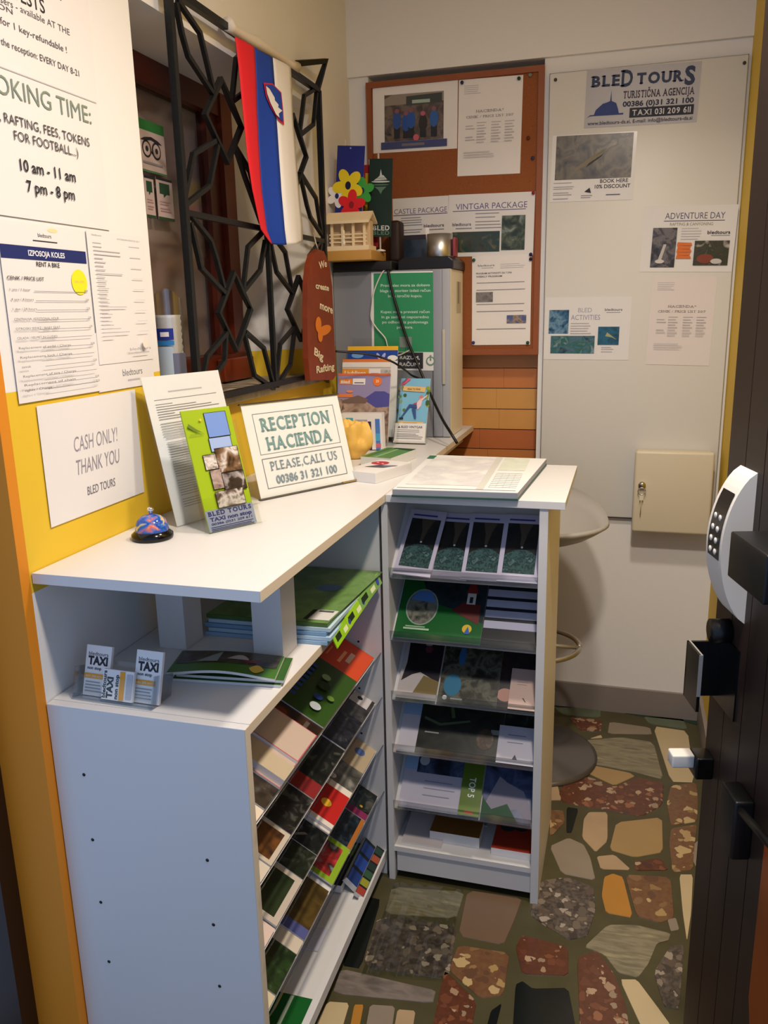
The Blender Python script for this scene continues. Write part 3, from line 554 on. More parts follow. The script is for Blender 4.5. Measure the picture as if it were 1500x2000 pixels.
on_right(3, -.262, .09, .18, .003, solid(DK('#101413', '#1d2220')), 'brochure', 'black brochure behind the white card in the fourth row')
def wc(s): s.rect(0, 0, 1, 1, mat('#b5b2bc')); s.lines(.25, .75, [.75, .55], mat('#6b6a80'), .02); s.poly([(.42, .12), (.56, .12), (.49, .25)], mat('#3a3a4a'))
on_right(3, -.259, .09, .095, .011, wc, 'card', 'white card at the right of the fourth row', .003, 'card')
def top5a(s): s.rect(0, 0, 1, 1, mat('#b6b3c0')); s.rect(.2, .52, 1, 1, photo(['#0d1118', '#1c2b44', '#4a5a78', '#15181c'], 22)); s.ell(.3, .7, .08, mat('#b0b4bc')); s.rect(0, .55, .2, 1, mat('#8fb0d4')); s.lines(.35, .85, [.4, .3, .2], mat('#8a87a0'), .012)
on_right(4, -.508, .165, .18, .004, top5a, 'brochure', 'white brochure with a dark lake photo at the left of the fifth row', .004)
def top5b(s): s.rect(0, 0, 1, 1, mat('#56701a', .35)); s.text('TOP 5', .36, .50, .085, mat('#e3e6dc'), w=.95, bold=.02, rot=-math.pi / 2); s.rect(.3, .02, .7, .06, mat('#b04a3a'))
on_right(4, -.352, .053, .19, .010, top5b, 'booklet', 'olive green TOP 5 booklet in the fifth row', .008, 'booklet')
def top5c(s): s.rect(0, 0, 1, 1, photo(['#28324e', '#4c5a80', '#1d2438'], 20)); s.poly([(.05, .2), (.3, .62), (.45, .55), (.8, .45), (1, .2), (1, 0), (.7, .2), (.3, .12)], mat('#8f8894')); s.poly([(0, 0), (.75, 0), (.5, .25), (.2, .15), (0, .3)], mat('#1b4d2e'))
on_right(4, -.297, .125, .18, .003, top5c, 'brochure', 'blue mountain brochure with green foot at the right of the fifth row')
def flat(x0, x1, y0, y1, z, draw, label, t=.004, name='brochure', cat='brochure', rise=0):
    M, W, H = basis((x0, y0, z), (x1, y0, z), (x0, y1, z + rise)); s = Sheet(W, H, t); draw(s); return tag(s.build(name, M=M), label, cat)
flat(-.505, -.40, 1.80, 2.0, .0995, lambda s: (s.rect(0, 0, 1, 1, mat('#c2b9b8')), s.rect(.1, .55, 1, 1, photo(['#0c0f14', '#3a5aa0', '#16181c'], 25))), 'pale leaflet with a blue photo at the left of the bottom board', rise=.03)
flat(-.435, -.305, 1.825, 1.90, .0995, lambda s: s.rect(0, 0, 1, 1, mat('#8a5a20')), 'ochre brown booklet lying on the bottom board of the tall rack', .03, 'booklet', 'booklet')
flat(-.43, -.30, 1.92, 2.08, .1, lambda s: (s.rect(0, 0, 1, 1, photo(['#101417', '#39424a', '#8d9298', '#1a2a34'], 22))), 'grey photo brochure behind the ochre booklet', rise=.05)
flat(-.272, -.172, 1.81, 1.93, .0995, lambda s: (s.rect(0, 0, 1, 1, mat('#a83318')), s.ell(.3, .8, .2, mat('#2b3a3c')), s.ell(.65, .85, .18, mat('#24343a'))), 'red orange booklet at the right of the bottom board', .02, 'booklet', 'booklet')
flat(-.272, -.172, 1.94, 2.1, .1, lambda s: s.rect(0, 0, 1, 1, photo(['#0e1012', '#22282c', '#3a4248'], 22)), 'dark brochure behind the red orange booklet', rise=.06)
# ------------------------------------------------------------------ left wall papers
def on_wall(y0, y1, z0, z1, lift, draw, name, label, cat='paper', t=.0006, base=None, group=None):
    M, W, H = basis((XW + .0005 + lift, y0, z0), (XW + .0005 + lift, y1, z0), (XW + .0005 + lift, y0, z1)); s = Sheet(W, H, t, base); draw(s)
    return tag(s.build(name, M=M), label, cat, group)
GINK = mat('#7d8a7c', .6)
def booking(s):
    T = lambda y: (y - 1.086) / (1.405 - 1.086); Zf = lambda z: (z - 1.605) / (2.02 - 1.605)
    def px(u, v): p = at(u, v, 0, XW); return T(p.y), Zf(p.z)
    a = px(118, 2); s.text('FOR OUR', a[0], a[1], .05, INK, 'r', bold=.01); a = px(86, 28); s.text('GUESTS', a[0], a[1], .05, INK, 'r', bold=.01)
    for (u, v), tx, h in (((134, 70), 'or room closers - available AT THE', .024), ((22, 29), 'RECEPTION', .018), ((128, 104), 'SIT 5 EUR for 1 key-refundable !', .024), ((152, 150), 'ROUND -at the reception: EVERY DAY 8-21', .024)):
        a = px(u, v); s.text(tx, a[0], a[1], h, mat('#5a5659', .6), 'r', w=(a[0] - .012 if a[0] > .2 else .056))
    a = px(176, 243); s.text('BOOKING TIME:', a[0], a[1], .068, GINK, 'r', w=a[0] - .005); b = px(186, 212); s.rect(.0, b[1] + .02, b[0], b[1] + .023, LGREY)
    a = px(172, 287); s.text('(TRIPS, RAFTING, FEES, TOKENS', a[0], a[1], .034, mat('#4a474a', .6), 'r', w=a[0] - .005); a = px(88, 290); s.text('FOR FOOTBALL...)', a[0] + .01, a[1] - .0, .034, mat('#4a474a', .6), 'c')
    a = px(93, 345); s.text('10 am - 11 am', a[0], a[1], .042, INK, 'c', bold=.012); a = px(98, 383); s.text('7 pm - 8 pm', a[0], a[1], .042, INK, 'c', bold=.012)
on_wall(1.086, 1.405, 1.605, 2.30, 0, lambda s: None, 'backing_sheet', 'blank upper sheet of white paper above the booking time notice', 'paper')
on_wall(1.086, 1.405, 1.605, 2.02, .0012, booking, 'notice', 'large white booking time notice at the top of the left wall', 'notice')
def bike(s):
    s.text('bledtours', .5, .93, .022, mat('#3c3a44'), 'c', bold=.01); s.ell(.6, .975, .06, mat('#ecd9a0'), .012); s.rect(.36, .905, .64, .911, INK)
    s.rect(0, .80, .985, .873, NAVY); s.text('IZPOSOJA KOLES', .5, .822, .03, mat('#eceaf0'), 'c', bold=.02); s.text('RENT A BIKE', .5, .765, .026, INK, 'c', bold=.008); s.ell(.86, .685, .1, mat('#ece32a')); s.text('10% OFF', .86, .68, .014, mat('#f0b878'), 'c', w=.12)
    s.text('CENIK / PRICE LIST', .03, .685, .02, INK, 'l', bold=.006, w=.4)
    for i, y in enumerate((.63, .572, .515, .455, .398, .342, .283, .227, .17, .113, .06, .028)):
        y = y * .93 + .04; s.text(['1 uro / 1 hour', '4 ure / 4 hours', '1 dan / 24 hours', 'CENTRALNA, ADDITIONAL HOUR', 'OTROSKI SEDEZ / BABY SEAT', 'CELADA / HELMET IN CLUDED', 'Replacement of pedal / Charge', 'Replacement lock / Charge', 'zamak', 'Replacement of tire / Charge', 'Replacement of chain', 'lights / Charge'][i], .04, y, .013, mat('#5a565c'), 'l', w=[.22, .24, .26, .5, .5, .45, .6, .6, .1, .62, .6, .3][i])
        s.rect(.3, y - .003, .93, y, mat('#8a868a')); s.text(['5.00', '3.00', '12,00', '2.00', '1.00', '', '50.00', '', '15.00', '', '35.00', '50.00'][i] or '-', .95, y, .013, mat('#5a565c'), 'r')
on_wall(1.107, 1.325, 1.315, 1.598, .0020, bike, 'price_sheet', 'bike rental price sheet with dark blue band and yellow dot on the left wall', 'price list')
def plist(s):
    s.text('bledtours', .08, .965, .012, GREY, 'l', w=.16); s.text('AVTOBUSNI PREVOZI 2017', .5, .955, .012, LGREY, 'l', w=.42)
    for i in range(26):
        y = .91 - i * .028; s.rect(.08, y, .08 + random.choice((.14, .18, .3, .45, .16)), y + .006, LGREY)
        if i % 3 == 0: s.rect(.7, y, .9, y + .005, mat('#cfccd0'))
    s.text('bledtours', .5, .09, .022, mat('#8d8a92'), 'l', w=.4); s.rect(.58, .066, .86, .072, LGREY); s.ell(.8, .14, .05, mat('#efe0d4'))
on_wall(1.33, 1.515, 1.362, 1.600, .0024, plist, 'price_sheet', 'pale price list sheet with faint grey lines beside the wall corner', 'price list')
on_wall(1.322, 1.512, 1.312, 1.42, .0012, lambda s: (s.text('bledtours', .42, .22, .12, mat('#6d6a72'), 'l', w=.36), s.rect(.5, .12, .72, .15, LGREY)), 'leaflet', 'white sheet hanging below the pale price list, partly covered by it', 'paper')
def cash(s):
    g = mat('#8f8a96', .6); s.text('CASH ONLY!', .52, .56, .13, g, 'c', w=.46, shear=.2); s.text('THANK YOU', .52, .36, .13, g, 'c', w=.46, shear=.2); s.text('BLED TOURS', .52, .16, .075, mat('#6f6b74'), 'c', w=.3, shear=.1)
on_wall(1.147, 1.437, 1.098, 1.307, .0016, cash, 'notice', 'cash only notice on the yellow band behind the desk bell', 'notice')

# ------------------------------------------------------------------ back wall: cork board, white panel, their papers
def on_back(y, TL, TR, BR, BL, draw, name, label, cat='paper', t=.0006, base=None, group=None):
    M, W, H = seen(1, y, TL, TR, BR, BL); s = Sheet(W, H, t, base); draw(s); return tag(s.build(name, M=M), label, cat, group)
CORK = noise_mat('cork', ['#7a4018', '#8f4e20', '#84481c', '#9a5726'], 140, .8, 3, detail=8); CKF = mat('#8a4a22', .5, var=.15, vscale=10, name='cork_board_frame')
t = empty('cork_board', (-.58, YB, 1.3), 'brown framed cork pin board on the back wall above the planks', 'pin board'); L = t.location
kid(MB().box((-.872, 2.858, 1.297), (-.290, 2.873, 2.178), CORK), 'cork_panel', t, L)
f = MB().box((-.875, 2.85, 1.292), (-.857, 2.875, 2.183), CKF).box((-.307, 2.85, 1.292), (-.289, 2.875, 2.183), CKF).box((-.857, 2.85, 2.165), (-.307, 2.875, 2.183), CKF).box((-.857, 2.85, 1.292), (-.307, 2.875, 1.312), CKF); kid(f, 'frame', t, L)
YC = 2.8575
def grp(s):
    s.rect(.14, .16, .84, .86, photo(['#2f2a29', '#4b3e3a', '#6f6058', '#1f2024'], 22)); s.poly([(.14, .7), (.14, .80), (.24, .86), (.84, .86), (.84, .72)], mat('#8d8278')); s.poly([(.4, .68), (.4, .82), (.82, .84), (.82, .70)], mat('#3c4240')); s.rect(.47, .71, .68, .76, mat('#9fb2a8'))
    for x, h, c in ((.29, .5, '#2a4a8c'), (.40, .46, '#234a94'), (.46, .50, '#24509c'), (.60, .44, '#2a2626'), (.73, .5, '#2b5a9c')):
        s.rect(x - .035, .2, x + .035, h - .1, mat('#1d1f26')); s.ell(x, h - .03, .05, mat(c), .13); s.ell(x, h + .11, .028, mat('#80505a' if c != '#2a2626' else '#b05a70'), .035)
    s.ell(.52, .2, .035, mat('#c25a6a')); s.rect(.10, .045, .885, .155, mat('#3c4474')); s.rect(.35, .08, .62, .12, mat('#6f6a70'))
on_back(YC, (727, 170), (893, 156), (893, 290), (729, 300), grp, 'photo_sheet', 'white sheet with a group photo above a blue strip on the cork board', 'photo sheet')
def hac(serif_y, tint):
    def d(s):
        s.lines(.09, .36, [.93, .91, .89, .87, .85], LGREY, .006); s.text('HACIENDA*', .5, .655, .026, mat('#8a8080'), 'c', w=.44, serif=True); s.text('CENIK / PRICE LIST 2017', .5, .60, .024, mat('#8a8080'), 'c', w=.74, serif=True)
        for i in range(8):
            y = .545 - i * .029
            for xa in (.12, .30, .53, .74):
                if (xa > .2 or i in (1, 2, 5, 6)): s.rect(xa, y, xa + .12 + .03 * ((i * 7 + int(xa * 10)) % 2), y + .007, LGREY)
        s.lines(.1, .6, [.24, .215, .19], LGREY, .006)
    return d
on_back(YC, (895, 156), (1020, 147), (1016, 338), (893, 345), hac(0, 0), 'price_sheet', 'white price list sheet pinned at the upper right of the cork board', 'price list')
river = photo(['#141d18', '#3c3a22', '#1d3a30', '#6a5a3a'], 26); fall = photo(['#161a12', '#2f3a1c', '#58604a', '#8a949c'], 34)
def castle(s): s.text('CASTLE PACKAGE', .5, .74, .085, mat('#6a5f84', .6), 'c', w=.95); s.rect(.01, .71, .98, .725, mat('#6a5f84')); s.lines(.15, .6, [.66, .62, .58, .54, .46, .42], GREY, .014); s.text('bledtours', .92, .50, .05, mat('#4b4558'), 'r', w=.36, bold=.01); s.rect(.62, .45, .92, .465, GREY); s.rect(.14, 0, .93, .38, photo(['#1b2028', '#2c3a48', '#384a58'], 18)); s.rect(.14, .30, .93, .38, mat('#2d2630'))
on_back(YC, (768, 388), (880, 382), (875, 500), (770, 505), castle, 'poster', 'castle package poster with a dark blue photo low on the cork board', 'poster', base=GLOSSP)
def vint(s): s.text('VINTGAR PACKAGE', .5, .76, .095, mat('#5c5488', .6), 'c', w=.83); s.rect(.05, .73, .9, .742, mat('#5c5488')); s.lines(.32, .64, [.68, .62, .55, .5, .45], GREY, .014); s.text('bledtours', .05, .50, .05, mat('#4b4558'), 'l', w=.22, bold=.01); s.rect(.09, .45, .28, .465, GREY); s.rect(.05, .07, .61, .40, river); s.rect(.63, .09, .90, .64, fall)
on_back(YC - .001, (877, 381), (1046, 374), (1041, 498), (875, 502), vint, 'poster', 'package poster with a green gorge photo and a waterfall photo on the cork board', 'poster', base=GLOSSP)
def prog(s):
    s.text('bledtours', .1, .885, .022, mat('#4b4558'), 'l', w=.28, bold=.01); s.rect(.16, .865, .36, .87, GREY); s.lines(.48, .9, [.9, .88, .86], LGREY, .005); s.text('PROGRAM AKTIVNOSTI ZA 7 DNI', .07, .80, .018, mat('#5a545c'), 'l', w=.6, bold=.01); s.text('WEEKLY PROGRAM', .07, .765, .018, mat('#5a545c'), 'l', w=.44, bold=.01)
    s.lines(.08, .93, [.70, .62, .46, .38, .18], GREY, .007, .1); s.rect(.07, .49, .36, .60, photo(['#5a5450', '#847e76', '#3c3834'], 40)); s.rect(.60, .245, .93, .335, photo(['#7a5236', '#3f5a8c', '#a08468', '#5b3a26'], 40))
on_back(YC - .0018, (926, 500), (1041, 497), (1036, 672), (921, 675), prog, 'program_sheet', 'white activity program sheet at the bottom right of the cork board', 'paper')
npin = [0]
def pin(u, v, c, label):
    p = at(u, v, 1, 2.856); m = MB(); m.tube([(p.x, 2.8575, p.z), (p.x, 2.852, p.z)], .0022, mat(c, .3), 10); m.lathe([(0, 0), (.005, .001), (.005, .003), (.003, .004), (0, .0042)], (0, 0, 0), mat(c, .3), 14)
    o = MB(); o.tube([(0, .0015, 0), (0, -.004, 0)], .0028, mat(c, .3), 10).tube([(0, -.004, 0), (0, -.0075, 0)], .0055, mat(c, .3), 14); b = o.build('push_pin'); b.location = p; tag(b, label, 'pin', 'push pins on the cork board')
pin(903, 162, '#1e2750', 'dark blue pin in the top left corner of the price list'); pin(1014, 154, '#183a2a', 'dark green pin in the top right corner of the price list'); pin(1036, 147, '#7d8478', 'grey pin near the top right corner of the cork board'); pin(1041, 309, '#33305a', 'violet blue pin alone at the right edge of the cork board'); pin(1032, 270, '#5a2a1c', 'brown pin alone above the violet blue one')
pin(1042, 377, '#8c1c24', 'red pin in the top right corner of the package poster'); pin(1037, 497, '#141a44', 'dark blue pin between package poster and program sheet, upper of two'); pin(1037, 506, '#11163a', 'dark blue pin at the top right of the program sheet, lower of two'); pin(926, 508, '#2a5a48', 'teal pin in the top left corner of the program sheet'); pin(925, 669, '#2a2f80', 'bright blue pin in the bottom left corner of the program sheet'); pin(1031, 669, '#1c4a3a', 'green pin in the bottom right corner of the program sheet')
# white panel with posters
t = empty('wall_panel', (.015, YB, .74), 'large white panel screwed to the back wall on the right', 'panel'); L = t.location
kid(MB().rbox((-.272, 2.848, .738), (.303, 2.8685, 2.155), mat('#d5d3cc', .38, name='white_panel'), .004, 3), 'board', t, L)
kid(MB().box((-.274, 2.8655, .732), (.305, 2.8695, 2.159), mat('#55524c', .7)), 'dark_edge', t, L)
for u, v in ((1085, 156), (1454, 123)):
    p = at(u, v, 1, 2.847); kid(MB().tube([(p.x, 2.849, p.z), (p.x, 2.845, p.z)], .005, mat('#4a4030', .4), 12), 'screw', t, L)
YP = 2.8475
def bt(s):
    nb = mat('#16284e', .5); pu = mat('#3a2438', .5)
    s.text('BLE', .04, .70, .175, nb, 'l', w=.26, bold=.045, serif=True); s.text('D', .305, .675, .27, nb, 'l', w=.11, bold=.03, serif=True); s.text('TOUR', .45, .70, .175, nb, 'l', w=.41, bold=.045, serif=True); s.text('S', .865, .64, .29, nb, 'l', w=.09, bold=.04)
    s.text('TURISTIČNA AGENCIJA', .34, .47, .12, pu, 'l', w=.62, bold=.025, serif=True); s.text('00386 (0)31 321 100', .34, .33, .085, mat('#1a1a3a'), 'l', w=.62, bold=.03); s.rect(.405, .135, .965, .30, mat('#15182e')); s.text('TAXI 031 209 611', .43, .17, .095, mat('#d4d2d8'), 'l', w=.51, bold=.02, serif=True); s.text('www.bledtours-ds.si, E-mail: info@bledtours-ds.si', .03, .045, .06, mat('#2a2a44'), 'l', w=.93, bold=.01)
    s.poly([(.085, .22), (.10, .30), (.16, .40), (.2, .42), (.225, .44), (.232, .62), (.238, .44), (.28, .40), (.30, .30), (.31, .22)], mat('#22387c')); s.poly([(.02, .17), (.05, .2), (.35, .2), (.35, .225), (.05, .215)], mat('#22387c'))
on_back(YP, (1145, 136), (1368, 120), (1361, 238), (1140, 251), bt, 'sign', 'grey agency sign in dark blue lettering at the top of the white panel', 'sign', .001, mat('#a9a6aa', .35))
rv = photo(['#241f16', '#4c4436', '#6a604c', '#38301f', '#857a64'], 18)
def riverp(s):
    s.rect(.05, .33, .96, .985, rv); s.poly([(.28, .48), (.5, .68), (.62, .76), (.66, .78), (.6, .70), (.4, .52), (.3, .46)], mat('#7d745f')); s.poly([(.42, .5), (.6, .66), (.62, .70), (.45, .56)], mat('#2c281e')); pass
    s.text('BOOK HERE', .93, .265, .055, INK, 'r', w=.33, bold=.01); s.text('10% DISCOUNT', .96, .185, .055, INK, 'r', w=.42, bold=.015); s.lines(.04, .3, [.28, .22, .19, .13, .1, .04], GREY, .008); s.poly([(.42, .14), (.48, .2), (.5, .12)], INK); s.lines(.38, .52, [.08, .05], GREY, .008); s.lines(.68, .9, [.08], mat('#4a5a8c'), .012)
on_back(YP, (1080, 264), (1243, 257), (1237, 389), (1072, 396), riverp, 'poster', 'laminated poster with a dark river photo and discount text on the white panel', 'poster', .0008, GLOSSP)
def adv(s):
    s.text('ADVENTURE DAY', .55, .80, .095, mat('#4c4a66'), 'c', w=.64); s.rect(.22, .765, .87, .777, mat('#4c4a66')); s.text('RAFTING & CANYONING', .52, .70, .045, mat('#7c7a50'), 'c', w=.46); s.lines(.42, .66, [.65, .61, .57, .53, .49], LGREY, .012); s.text('bledtours', .94, .57, .05, INK, 'r', w=.24, bold=.015); s.rect(.74, .545, .94, .552, GREY)
    s.rect(.11, .07, .375, .67, photo(['#1d1a1c', '#3c3a40', '#6a6468', '#241f1c'], 40)); s.poly([(.24, .42), (.27, .42), (.22, .14), (.18, .14)], mat('#b8b4b0')); s.ell(.21, .16, .05, mat('#c8c4c0'), .03)
    for q in range(5): s.poly([(.385 + .01 * (q % 2), .2 + .05 * q), (.53 + .02 * ((q + 1) % 2), .2 + .05 * q), (.54, .24 + .05 * q), (.39, .25 + .05 * q)], mat('#d0691c', .5))
    s.rect(.575, .1, .945, .47, photo(['#1a2016', '#3a3a2c', '#2a3020', '#b4aca4'], 30)); s.ell(.7, .2, .09, mat('#7a3420'), .07); s.ell(.82, .16, .06, mat('#c0bcb8'), .04)
on_back(YP, (1256, 402), (1441, 400), (1428, 530), (1250, 532), adv, 'poster', 'laminated adventure day poster with an orange scribble on the white panel', 'poster', .0008, GLOSSP)
on_back(YP, (1268, 540), (1395, 540), (1384, 714), (1261, 712), hac(0, 0), 'price_sheet', 'laminated price list sheet below the adventure day poster', 'price list', .0008, mat('#dcd4d0', .25))
def act(s):
    s.text('BLED', .47, .76, .07, mat('#9a9ab0'), 'c', w=.16); s.text('ACTIVITIES', .48, .64, .08, mat('#8d8fb0'), 'c', w=.34); s.text('bledtours', .9, .78, .04, mat('#55555f'), 'r', w=.2, bold=.01); s.rect(.72, .75, .88, .758, GREY)
    s.rect(.05, .42, .285, .80, photo(['#10202c', '#2f5a7c', '#6c90a8', '#1c2a30'], 44)); s.rect(.08, .1, .60, .385, photo(['#0f2420', '#4a6a78', '#1f5a4a', '#8090a0'], 36)); s.rect(.635, .24, .88, .53, photo(['#143a4c', '#24607c', '#1a4a5c'], 36)); s.poly([(.72, .38), (.8, .36), (.86, .32), (.78, .40), (.74, .44)], mat('#a0a070')); s.lines(.31, .58, [.58, .54, .50, .46, .42], LGREY, .01); s.lines(.68, .84, [.2, .17, .13], LGREY, .008)
on_back(YP, (1070, 581), (1240, 579), (1226, 703), (1062, 702), act, 'poster', 'laminated poster with three blue river photos on the left of the white panel', 'poster', .0008, GLOSSP)
# key cabinet
a = at(1245, 870, 1, 2.79); b = at(1385, 1035, 1, 2.79)
x0, x1, zt, zb = .042, .287, .983, .708
t = empty('key_cabinet', (.165, YB, zb), 'beige wall key cabinet with a key hanging in its lock', 'key cabinet'); L = t.location
KC = mat('#d0c5ab', .4, name='beige_enamel')
kid(MB().rbox((x0 + .004, 2.80, zb + .003), (x1 - .004, 2.847, zt - .003), KC, .008), 'body', t, L); dr = kid(MB().rbox((x0, 2.778, zb), (x1, 2.80, zt), KC, .009), 'door', t, L)
p = at(1254, 947, 1, 2.776); lk = MB(); lk.tube([(p.x, 2.779, p.z), (p.x, 2.768, p.z)], .0115, CHROME, 20); lk = kid(lk, 'lock', dr, (0, 0, 0)); lk.location = -Vector(L) * 0; lk.parent = t; lk.data.transform(Matrix.Translation(-Vector(L)))
q = MB(); q.tube([(p.x + .012 * math.cos(i * .3), 2.766, p.z - .02 + .012 * math.sin(i * .3)) for i in range(22)], .0016, STEEL, 6).rbox((p.x - .003, 2.7655, p.z - .005), (p.x + .003, 2.7675, p.z + .006), STEEL, .0005, 1); kid(q, 'key_ring', t, L)
q = MB().box((p.x - .006, 2.7655, p.z - .05), (p.x + .006, 2.7672, p.z - .033), mat('#d8d2b8', .5)).tube([(p.x, 2.7665, p.z - .05), (p.x - .001, 2.767, p.z - .10)], .0016, mat('#b9ab7c', .6), 6); kid(q, 'key_tag', t, L)

# ------------------------------------------------------------------ bar stool behind the tall rack
SP = mat('#a9a6a0', .4, name='grey_seat_plastic'); sx, sy = -.235, 2.50
t = empty('bar_stool', (sx, sy, 0), 'grey bar stool with scooped seat behind the tall rack', 'bar stool'); L = t.location
vs = []; fs = []; NR, NA = 7, 40
for i in range(NR + 1):
    r = i / NR
    for j in range(NA):
        a = 2 * math.pi * j / NA; bk = max(0, math.sin(a)); z = .745 + .012 * r * r + (r ** 3) * (.055 + .075 * bk ** 1.5)
        vs.append((sx + .205 * r * math.cos(a), sy + .19 * r * math.sin(a), z))
n0 = len(vs)
for i in range(NR + 1):
    r = i / NR
    for j in range(NA):
        a = 2 * math.pi * j / NA; bk = max(0, math.sin(a)); z = .733 + .012 * r * r + (r ** 3) * (.055 + .075 * bk ** 1.5)
        vs.append((sx + (.205 * r + .004 * (r > .9)) * math.cos(a), sy + (.19 * r + .004 * (r > .9)) * math.sin(a), z))
for i in range(NR):
    for j in range(NA):
        k = (j + 1) % NA; fs.append((i * NA + j, i * NA + k, (i + 1) * NA + k, (i + 1) * NA + j)[::-1] if False else (i * NA + j, (i + 1) * NA + j, (i + 1) * NA + k, i * NA + k)); fs.append((n0 + i * NA + j, n0 + i * NA + k, n0 + (i + 1) * NA + k, n0 + (i + 1) * NA + j))
for j in range(NA): k = (j + 1) % NA; fs.append((NR * NA + j, n0 + NR * NA + j, n0 + NR * NA + k, NR * NA + k))
kid(MB().add(vs, fs, SP, True), 'seat', t, L)
kid(MB().lathe([(.028, .02), (.028, .45), (.02, .46), (.02, .735)], (sx, sy, 0), CHROME, 24), 'column', t, L)
kid(MB().lathe([(.205, 0), (.205, .006), (.19, .014), (.06, .026), (.03, .05), (.028, .06)], (sx, sy, 0), mat('#6f6a68', .25, metal=.7, name='dull_chrome'), 48), 'base', t, L)
kid(MB().tube([(sx + .135 * math.cos(i * math.pi / 20), sy - .02 + .135 * math.sin(i * math.pi / 20), .40) for i in range(41)], .008, STEEL, 10).tube([(sx - .135, sy - .02, .40), (sx + .135, sy - .02, .40)], .007, STEEL, 8), 'foot_ring', t, L)

# ------------------------------------------------------------------ window grille, flag, wooden board
XG = -.91
G = lambda u, v, x=XG: at(u, v, 0, x)
t = empty('window_grille', G(385, 740), 'black wrought iron window grille of diamonds and bent leaf bars', 'grille'); L = t.location.copy()
yl = G(354, 330).y; yr = G(630, 400).y; ym = (yl + yr) / 2 + .02; zt, zm, zbm = 2.082, 1.658, 1.262
zm2 = G(500, 437).z; yc = G(523, 480).y
fr = MB()
for yy in (yl, yr): fr.tube([(XG, yy, zbm), (XG, yy, zt)], .0075, IRON, square=True)
for zz in (zt, zbm): fr.tube([(XG, yl, zz), (XG, yr, zz)], .0075, IRON, square=True)
fr.tube([(XG, yl, zm), (XG, yr, zm)], .0062, IRON, square=True).tube([(XG, yc, zbm), (XG, yc, zt)], .0062, IRON, square=True); kid(fr, 'frame', t, L)
bk = MB().tube([G(620, 171), at(636, 119, 0, -.878), at(577, 124, 0, XW)], .008, IRON, square=True); kid(bk, 'wall_bracket', t, L)
leafs = [[(372, 420), (411, 469), (423, 507), (437, 562)], [(372, 435), (392, 523), (440, 574)], [(516, 450), (484, 483), (475, 563)], [(518, 470), (508, 528), (474, 570)],
 [(479, 648), (515, 680), (535, 757)], [(477, 652), (497, 733), (535, 759)], [(444, 648), (404, 696), (391, 765)], [(441, 652), (439, 704), (391, 775)],
 [(526, 465), (540, 531), (573, 575)], [(530, 455), (557, 493), (571, 570)], [(574, 640), (547, 672), (539, 752)], [(575, 645), (567, 712), (541, 754)], [(626, 470), (604, 500), (598, 570)], [(627, 475), (620, 520), (597, 572)], [(592, 645), (620, 670), (640, 742)], [(591, 650), (608, 715), (640, 745)],
 [(346, 0), (390, 64), (418, 182)], [(343, 5), (355, 66), (367, 109), (420, 190)], [(420, 275), (377, 301), (360, 385)], [(425, 283), (409, 363), (362, 400)], [(497, 80), (461, 115), (453, 195)], [(503, 95), (490, 170), (455, 197)], [(458, 283), (478, 345), (510, 435)], [(460, 288), (488, 335), (515, 440)],
 [(618, 172), (594, 187), (585, 262)], [(618, 180), (612, 243), (586, 264)], [(585, 335), (599, 400), (606, 424), (628, 458)], [(588, 340), (617, 387), (628, 455)], [(508, 100), (540, 150), (558, 240)], [(507, 110), (522, 190), (556, 244)], [(560, 330), (535, 365), (520, 440)], [(562, 335), (555, 385), (521, 444)]]
for lf in leafs: kid(MB().tube([G(u, v) for u, v in lf], .0050, IRON, square=True), 'leaf_bar', t, L)
for dm in ([(456, 533), (489, 604), (461, 683), (427, 611)], [(583, 541), (610, 606), (588, 664), (561, 604)], [(431, 155), (471, 248), (444, 317), (400, 224)], [(572, 225), (598, 306), (577, 365), (549, 290)]):
    pts = [G(u, v) for u, v in dm]; mid = (pts[0] + pts[1]) / 2; kid(MB().tube([mid, pts[1], pts[2], pts[3], pts[0], mid], .006, IRON, square=True), 'diamond', t, L)
# flag
XF = -.885
lft = [(459, 72), (465, 130), (470, 200), (478, 300), (487, 370), (503, 448), (521, 473)]; rgt = [(567, 131), (570, 180), (573, 230), (581, 310), (588, 370), (596, 440), (598, 471)]
def lerp_px(c, t): t *= len(c) - 1; i = min(int(t), len(c) - 2); f = t - i; return (c[i][0] * (1 - f) + c[i + 1][0] * f, c[i][1] * (1 - f) + c[i + 1][1] * f)
def flagp(s, t, off=0):
    a = lerp_px(lft, t); b = lerp_px(rgt, t); u = a[0] * (1 - s) + b[0] * s; v = a[1] * (1 - s) + b[1] * s + 6 * math.sin(math.pi * s) * t
    p = at(u, v, 0, XF); p.x += .008 * math.sin(s * 9 + t * 2.2) * (.3 + t) + off; return p
t = empty('flag', at(515, 100, 0, XF), 'hanging red, blue and white flag with a shield, tied to the grille', 'flag'); L = t.location.copy()
NT, NS = 36, 6
def strip(s0, s1, m, name):
    vs = []; fs = []
    for i in range(NT + 1):
        tt = i / NT
        for j in range(NS + 1): f0 = s0(tt); f1 = s1(tt); vs.append(flagp(f0 + (f1 - f0) * j / NS, tt))
    for i in range(NT):
        for j in range(NS): q = i * (NS + 1) + j; fs.append((q, q + NS + 1, q + NS + 2, q + 1))
    o = kid(MB().add(vs, fs, m, True), name, t, L); sd = o.modifiers.new('cloth', 'SOLIDIFY'); sd.thickness = .0015; sd.offset = 0; return o
e1 = lambda t: .35 - .13 * t ** 1.5; e2 = lambda t: .68 - .20 * t ** 2
strip(lambda t: 0, e1, mat('#d81a28', .7), 'red_stripe'); strip(e1, e2, mat('#1440a8', .7), 'blue_stripe'); strip(e2, lambda t: 1, mat('#e9e6e4', .7), 'white_stripe')
